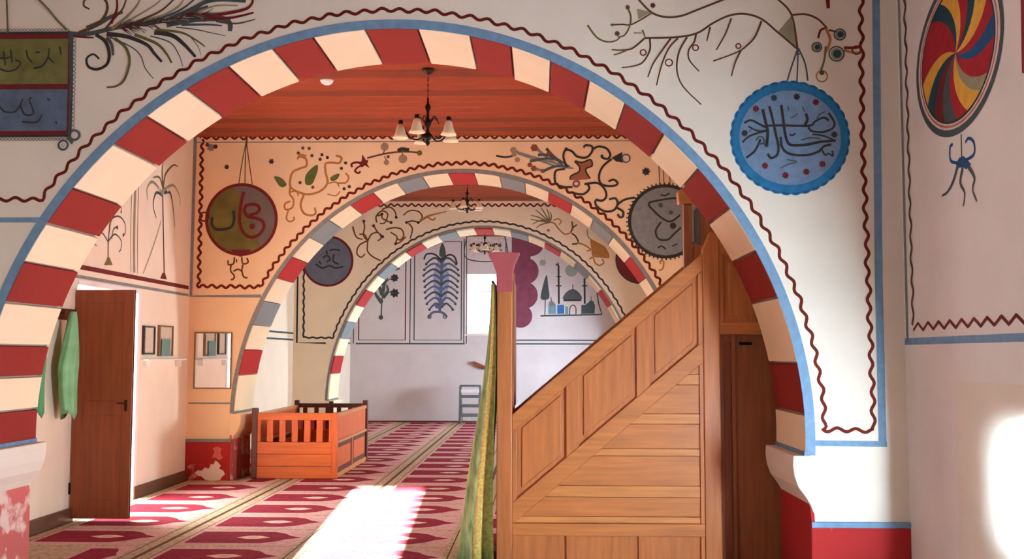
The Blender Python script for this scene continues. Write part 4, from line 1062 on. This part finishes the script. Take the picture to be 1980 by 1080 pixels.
for P in ([(360, 770), (352, 830), (305, 842), (300, 800)], [(430, 770), (440, 830), (488, 822), (480, 778)], [(330, 840), (325, 900), (358, 945), (352, 975), (325, 985)], [(440, 840), (432, 900), (448, 955), (485, 968)], [(350, 905), (395, 885), (430, 905)]): mu.S(P, 16, branch)
mu.S([(380, 790), (380, 820)], 14, slate); mu.z = 'b'
for x in (318, 352, 392): mu.S([(360, 150), (356 + (x - 356) * .5, 260), (x, 386)], 5, branch)
mu.S([(362, 130), (360, 170)], 10, branch)
mu.disc(252, 292, 16, ink, jag=.4, n=12).disc(497, 262, 18, ink, jag=.4, n=12)
mu.disc(165, 185, 24, greyblue, jag=.3, n=14).disc(190, 180, 12, darkred2).disc(145, 170, 10, darkred2)
mu.done('painted_tassel', w_b)
mu = Mural('B', 'b')
for P, wd in (([(650, 235), (685, 245), (690, 285), (655, 300), (615, 320), (600, 365), (605, 405), (645, 430), (700, 442), (765, 425), (805, 380), (795, 320), (795, 275), (830, 268), (870, 270), (882, 240), (852, 230)], 12), ([(675, 445), (658, 500), (675, 545), (715, 558), (740, 545), (735, 515)], 12),
              ([(600, 405), (598, 440), (618, 470), (612, 515), (575, 525), (572, 495), (600, 480)], 10), ([(590, 530), (580, 575), (600, 592), (622, 580), (618, 565)], 9), ([(640, 250), (655, 225), (690, 232)], 10), ([(805, 440), (850, 450), (875, 425)], 7), ([(860, 380), (905, 378), (922, 350), (905, 325)], 10), ([(800, 385), (850, 375), (870, 400)], 8), ([(600, 430), (635, 425), (645, 450)], 8)):
    mu.S(P, wd, ochre)
for P in ([(512, 345), (550, 352), (580, 385), (565, 402), (540, 395)], [(745, 280), (752, 310), (725, 380), (700, 392), (683, 380), (690, 330)], [(870, 328), (862, 355), (835, 370), (820, 358), (835, 340)]): mu.poly(P, leafg, True)
for x, y in ((645, 215), (670, 188), (705, 190), (720, 230), (775, 225), (805, 240), (765, 250), (655, 378), (725, 403), (897, 412), (925, 400), (882, 300), (905, 270)): mu.disc(x, y, 9, branch if x < 760 else ink, n=10)
mu.done('painted_vine', w_b)
mu = Mural('B', 'c')
mu.poly([(195, 300), (222, 345), (240, 345), (232, 375), (252, 405), (215, 385), (190, 400), (178, 380), (165, 368), (190, 352)], darkred2)
mu.S([(200, 370), (150, 362), (115, 375), (120, 398)], 16, darkred2).S([(190, 385), (160, 400), (140, 425), (165, 442), (182, 428)], 14, darkred2)
mu.S([(232, 330), (350, 300), (450, 285), (540, 283), (625, 290)], 13, branch)
mu.disc(362, 245, 30, tan).disc(375, 362, 20, tan).disc(498, 335, 32, tan).disc(622, 292, 20, olive).disc(388, 320, 12, branch).S([(460, 278), (490, 262), (545, 270)], 26, ink).S([(362, 270), (350, 300)], 8, branch).S([(375, 345), (360, 315)], 7, branch).S([(498, 312), (492, 290)], 7, branch).disc(262, 250, 16, cream_b)
mu.done('painted_sprig', w_b)
# right spandrel
mu = Mural('B', 'd')
mu.S([(55, 230), (110, 238), (165, 225)], 11, ink)
for P, m in (([(480, 300), (400, 280), (330, 235), (270, 185)], medgrey), ([(480, 300), (380, 270), (280, 245), (175, 215)], greyblue), ([(480, 300), (380, 285), (290, 255), (200, 225), (150, 200)], medgrey), ([(470, 300), (390, 290), (320, 310), (260, 300)], greyblue), ([(460, 290), (380, 240), (330, 190)], slate), ([(440, 285), (370, 290), (310, 318)], slate), ([(420, 270), (350, 245), (240, 260)], slate), ([(420, 280), (350, 230), (285, 225)], slate)):
    mu.S(P, 17, m, taper=-.6)
for x, y, r in ((150, 200, 20), (265, 187, 22), (172, 252, 16), (262, 300, 18), (345, 215, 14), (310, 315, 12), (240, 280, 14), (150, 225, 12)): mu.disc(x, y, r, tan if x < 200 else mat('rust_paint', (128, 72, 44)), jag=.2, n=12)
mu.poly([(488, 258), (525, 268), (572, 252), (580, 285), (550, 300), (552, 325), (572, 355), (520, 362), (462, 362), (470, 340), (510, 318), (512, 290)], mat('vase_brown', (150, 92, 66)), True)
mu.S([(488, 258), (525, 268), (572, 252), (582, 285), (550, 300), (552, 325), (572, 355)], 9, ink).S([(462, 362), (468, 340), (510, 318), (512, 290), (486, 262)], 9, ink)
for P in ([(445, 295), (425, 240), (435, 200), (470, 205), (500, 235), (550, 240), (580, 210), (582, 180), (550, 172), (535, 185)], [(580, 200), (615, 180), (660, 190), (682, 225), (665, 248), (635, 238), (640, 225)], [(690, 248), (645, 285), (622, 330), (625, 375), (655, 395), (705, 395), (722, 380), (700, 362), (672, 372)],
          [(375, 345), (385, 385), (430, 402), (475, 402)], [(375, 345), (385, 312), (435, 302)], [(465, 432), (530, 442), (565, 415), (560, 390), (540, 385)], [(550, 385), (610, 380), (650, 412), (660, 455), (635, 478), (600, 470)], [(600, 475), (605, 505), (650, 535), (700, 530), (722, 495), (710, 465), (675, 470)],
          [(720, 500), (760, 472), (815, 460)], [(715, 515), (750, 535), (752, 562), (735, 568), (722, 550)]): mu.S(P, 12, ink)
mu.poly([(688, 242), (720, 225), (748, 210), (745, 240), (752, 268), (715, 262)], ink).disc(768, 245, 22, slate, ring=6).disc(768, 245, 17, offwhite)
mu.disc(495, 385, 16, mat('violet_paint', (120, 70, 96)), ring=9).disc(440, 195, 12, ink, jag=.3, n=10)
mu.disc(878, 318, 24, ink, jag=.35, n=14)
mu.done('painted_vase_bouquet', w_b)
mu = Mural('B', 'd')
mu.disc(985, 590, 197, medgrey, n=48).disc(985, 590, 196, ink, ring=18, n=48)
c = mu.pt(985, 590); rm = mu.px(197, 985, 590)
for i in range(56):
    t = 2 * math.pi * i / 56; mu.ribbon([(c[0] + rm * math.cos(t), c[1] + rm * math.sin(t)), (c[0] + rm * 1.09 * math.cos(t + .02), c[1] + rm * 1.09 * math.sin(t + .02))], .016, ink)
for x in (948, 972, 1005): mu.S([(x, 262), (x + 5, 388)], 5, branch)
mu.S([(960, 825), (955, 810), (975, 812), (970, 850), (950, 860)], 8, ochre)
mu.done('painted_medallion', w_b, 'round grey medallion with a toothed dark rim')
mu = Mural('B', 'q'); mu.d = .0046
mu.S([(560, 160), (510, 155), (430, 165), (363, 185), (400, 235), (450, 275), (490, 285), (540, 250)], 11, ink).S([(432, 290), (402, 340), (420, 385), (470, 388), (512, 350), (545, 320)], 11, ink)
mu.disc(430, 195, 13, slate).disc(488, 235, 12, slate).disc(500, 310, 18, ink).S([(415, 435), (435, 425), (460, 442)], 9, ink).S([(495, 425), (525, 412)], 9, mat('violet_ink', (70, 60, 100))).S([(430, 135), (455, 140), (480, 125)], 9, ink)
mu.done('painted_lettering', w_b)

# ---- back arch wall
mu = Mural('C', 'g')
mu.disc(250, 420, 160, mat('slate_blue_medallion', (96, 102, 116), var=.1), n=40).disc(250, 420, 160, darkred2, ring=15, n=40)
for P in ([(170, 440), (215, 465), (260, 450), (300, 465), (350, 455)], [(215, 400), (245, 385), (265, 410), (240, 425)], [(260, 350), (300, 345), (330, 352)], [(290, 375), (285, 420), (320, 440)], [(240, 350), (245, 375)], [(190, 420), (205, 440)]): mu.S(P, 11, ink)
mu.done('painted_medallion', w_c, 'slate blue medallion with dark letters')
mu = Mural('C', 'w')
for P in ([(225, 455), (165, 425), (125, 385), (122, 345), (125, 300)], [(125, 300), (92, 260), (100, 190), (88, 140)], [(125, 300), (60, 335), (40, 395), (72, 428), (105, 402)], [(125, 300), (155, 250), (205, 238), (228, 278), (200, 302)], [(8, 190), (35, 270), (85, 290)], [(170, 182), (200, 232), (250, 272)],
          [(195, 160), (190, 112), (235, 70), (278, 95), (258, 160), (218, 168)], [(235, 60), (290, 40), (332, 70), (345, 122)], [(265, 215), (325, 200), (385, 212), (402, 262), (375, 295), (350, 280)], [(338, 325), (350, 270), (300, 235)], [(420, 160), (470, 148), (525, 155), (545, 110), (510, 72), (445, 70), (400, 105)], [(440, 165), (470, 210), (452, 285)], [(60, 250), (100, 255), (125, 300)], [(240, 130), (280, 150), (305, 160)], [(200, 110), (230, 100), (235, 130)], [(340, 320), (370, 315), (420, 270)]):
    mu.S(P, 12, mat('umber_paint', (104, 66, 34)), taper=.2)
mu.S([(530, 145), (600, 108), (660, 92), (735, 74)], 22, ochre, taper=.7).S([(590, 120), (625, 140), (650, 125)], 12, ochre)
for x, y in ((345, 120), (305, 160), (425, 160), (170, 185), (95, 150), (240, 270), (340, 325), (515, 160), (235, 95)): mu.disc(x, y, 13, ink if x % 2 else darkred2, jag=.2, n=10)
mu.done('painted_vine', w_c)
mu = Mural('C', 'x')
for P in ([(262, 205), (180, 195), (108, 180)], [(262, 205), (190, 190), (122, 222)], [(262, 205), (200, 150), (148, 105)], [(262, 205), (225, 140), (192, 88)], [(262, 205), (255, 150), (240, 100)], [(262, 205), (190, 225), (152, 252)], [(262, 205), (170, 165), (110, 150)], [(262, 205), (275, 160), (262, 120)]): mu.S(P, 13, mat('dry_leaf_paint', (122, 102, 76)), taper=.5)
mu.S([(262, 205), (300, 215), (330, 255), (380, 300), (425, 292), (440, 285)], 12, ochre).S([(290, 190), (330, 178), (355, 200), (335, 225)], 9, ochre).S([(430, 285), (445, 250), (440, 200)], 15, olive).S([(445, 250), (480, 225)], 12, olive)
mu.S([(440, 295), (470, 320), (490, 370), (440, 382)], 13, branch).S([(480, 370), (540, 388), (590, 425), (560, 435)], 12, ochre).poly([(590, 345), (650, 370), (712, 410), (740, 490), (660, 488), (605, 478), (595, 420)], ochre, True)
mu.S([(580, 500), (610, 488), (625, 530), (660, 552), (695, 530), (682, 500)], 12, ochre).S([(560, 260), (570, 320), (600, 350)], 9, greyblue).disc(250, 270, 14, pink, jag=.2)
mu.disc(985, 505, 190, mat('maroon_medallion', (104, 34, 34)), n=36).disc(985, 505, 190, ink, ring=12, n=36)
mu.done('painted_sprig', w_c)

# ---- far wall: panels
mu = Mural('D', 'p'); zo, zi_ = wallpt('D', 800, 664)[1], wallpt('D', 800, 657)[1]
mu.ribbon([(XL + .12, zo), (WD[0] - .02, zo)], .030, slate); mu.ribbon([(WD[1] + .02, zo), (XR - .1, zo)], .030, slate)
mu.ribbon([(WD[1] + .02, zi_ - .0), (XR - .1, zi_)], .028, slate)
X = lambda u: wallpt('D', u, 600)[0]; ZT2 = 4.02
for a, b in ((694, 784), (801, 892)):
    mu.ribbon([(X(a), ZT2), (X(a), zi_), (X(b), zi_), (X(b), ZT2), (X(a), ZT2)], .028, darkred2 if a < 700 else slate)
for u in (684, 793, 897, 902): mu.ribbon([(X(u), ZT2 + .06), (X(u), zo)], .024, slate)
mu.ribbon([(X(978), ZT2 + .06), (X(978), 3.35)], .024, slate)
mu.poly([(903, 456), (976, 456), (976, 500), (903, 500)], offwhite)
for u in (912, 925, 940, 955, 966): mu.disc(u, 474, 5, slate, jag=.4, n=10).S([(u - 4, 482), (u + 5, 484)], 3, greyblue)
mu.S([(903, 456), (903, 500), (976, 500), (976, 456)], 2.2, slate)
mu.done('panel_lines', w_far)
mu = Mural('D', 'w')
mu.S([(228, 890), (232, 800), (240, 700), (245, 600)], 11, slate, taper=.3).disc(226, 893, 18, slate)
for P in ([(235, 780), (190, 720), (165, 655)], [(238, 720), (215, 660), (205, 600)], [(240, 740), (280, 690), (270, 640)], [(240, 650), (270, 590), (255, 560)], [(245, 620), (300, 540), (375, 515)], [(238, 700), (250, 640), (230, 580)]): mu.S(P, 34, mat('pine_green_paint', (72, 84, 74)), taper=.7)
mu.disc(332, 588, 34, ink, jag=.3, n=14).disc(332, 705, 38, ink, jag=.3, n=14).S([(240, 740), (290, 700), (330, 705)], 7, slate).S([(245, 640), (290, 600), (330, 588)], 7, slate)
mu.done('painted_flowers', w_far)
mu = Mural('D', 'w')
sb = mat('steel_blue_paint', (92, 100, 128))
mu.poly([(702, 318), (722, 360), (728, 415), (700, 425), (678, 412), (684, 355)], mat('pine_green_paint', (72, 84, 74)), True)
mu.poly([(690, 440), (745, 520), (750, 640), (730, 740), (690, 800), (650, 740), (632, 640), (640, 520)], mat('pale_steel_paint', (150, 158, 186)), True)
mu.S([(698, 420), (694, 600), (680, 860)], 22, sb)
for r_ in range(9):
    y = 455 + r_ * 44; w_ = [115, 130, 135, 130, 125, 125, 120, 110, 90][r_]
    for s_ in (-1, 1):
        mu.S([(692, y + 10), (692 + s_ * w_ * .45, y - 22), (692 + s_ * w_, y + 22)], 20, sb if r_ % 2 else slate, taper=.4)
        mu.disc(692 + s_ * w_, y + 26, 11, slate, n=8)
mu.S([(692, 450), (640, 405), (580, 405), (560, 445)], 13, ink).S([(692, 450), (750, 410), (795, 425), (815, 480)], 13, ink)
mu.S([(595, 895), (622, 858), (665, 850), (710, 860), (738, 892)], 18, sb).disc(602, 888, 13, slate, ring=7).disc(722, 888, 13, slate, ring=7).S([(640, 780), (665, 815), (710, 780)], 22, sb)
mu.done('painted_tree', w_far)
mu = Mural('D', 'x')
mu.S([(188, 957), (430, 950), (680, 945)], 13, slate)
mu.poly([(236, 628), (250, 720), (256, 815), (190, 820), (205, 720)], slate, True).S([(226, 820), (222, 950)], 8, slate)
for x, t_ in ((332, 550), (540, 655)): mu.S([(x, t_), (x + 3, 860)], 15, ink).S([(x - 16, 640), (x + 20, 640)], 8, ink).S([(x - 20, 715), (x + 24, 715)], 10, ink).S([(x, t_ - 25), (x, t_)], 6, slate)
mu.poly([(375, 825), (380, 785), (410, 755), (445, 742), (480, 755), (508, 785), (512, 825)], mat('dome_grey_paint', (82, 88, 90)), True).S([(447, 705), (447, 750)], 7, ink).S([(372, 832), (515, 830)], 14, ink)
mu.poly([(385, 840), (500, 840), (500, 945), (385, 945)], offwhite).S([(420, 945), (425, 890), (448, 870), (470, 890), (472, 945)], 9, slate)
mu.poly([(322, 868), (376, 868), (378, 938), (322, 940)], mat('cobalt_paint', (60, 112, 176))).poly([(250, 870), (275, 835), (310, 865), (312, 938), (250, 942)], mat('pale_teal_paint', (112, 152, 160))).poly([(385, 880), (410, 880), (410, 942), (385, 942)], mat('pale_teal_paint', (112, 152, 160)))
mu.poly([(515, 870), (545, 868), (595, 835), (625, 868), (622, 938), (515, 940)], slate).S([(592, 800), (595, 840)], 6, slate).S([(272, 805), (275, 840)], 6, slate).disc(595, 855, 22, slate).disc(275, 858, 20, greyblue)
mu.disc(435, 592, 50, mat('sage_paint', (152, 166, 152)), n=16).disc(205, 530, 34, mat('sage_paint', (152, 166, 152)), jag=.4, n=14).S([(640, 760), (655, 860), (680, 940)], 10, slate).disc(320, 545, 12, slate, jag=.3)
mu.done('painted_mosque_scene', w_far, 'small painted skyline of domes and minarets')
# painted scalloped crimson drape beside the window
mu = Mural('D', 'h')
dm = mat('drape_crimson_paint', (126, 64, 82), var=.12)
mu.poly([(500, 120), (640, 120), (640, 300), (620, 500), (610, 680), (560, 800), (500, 845)], dm)
for x, y, rr in ((640, 190, 100), (600, 400, 100), (592, 580, 102), (565, 735, 88)): mu.disc(x, y, rr, dm, n=28)
mu.done('painted_drape', w_far, 'scalloped crimson painted drape')
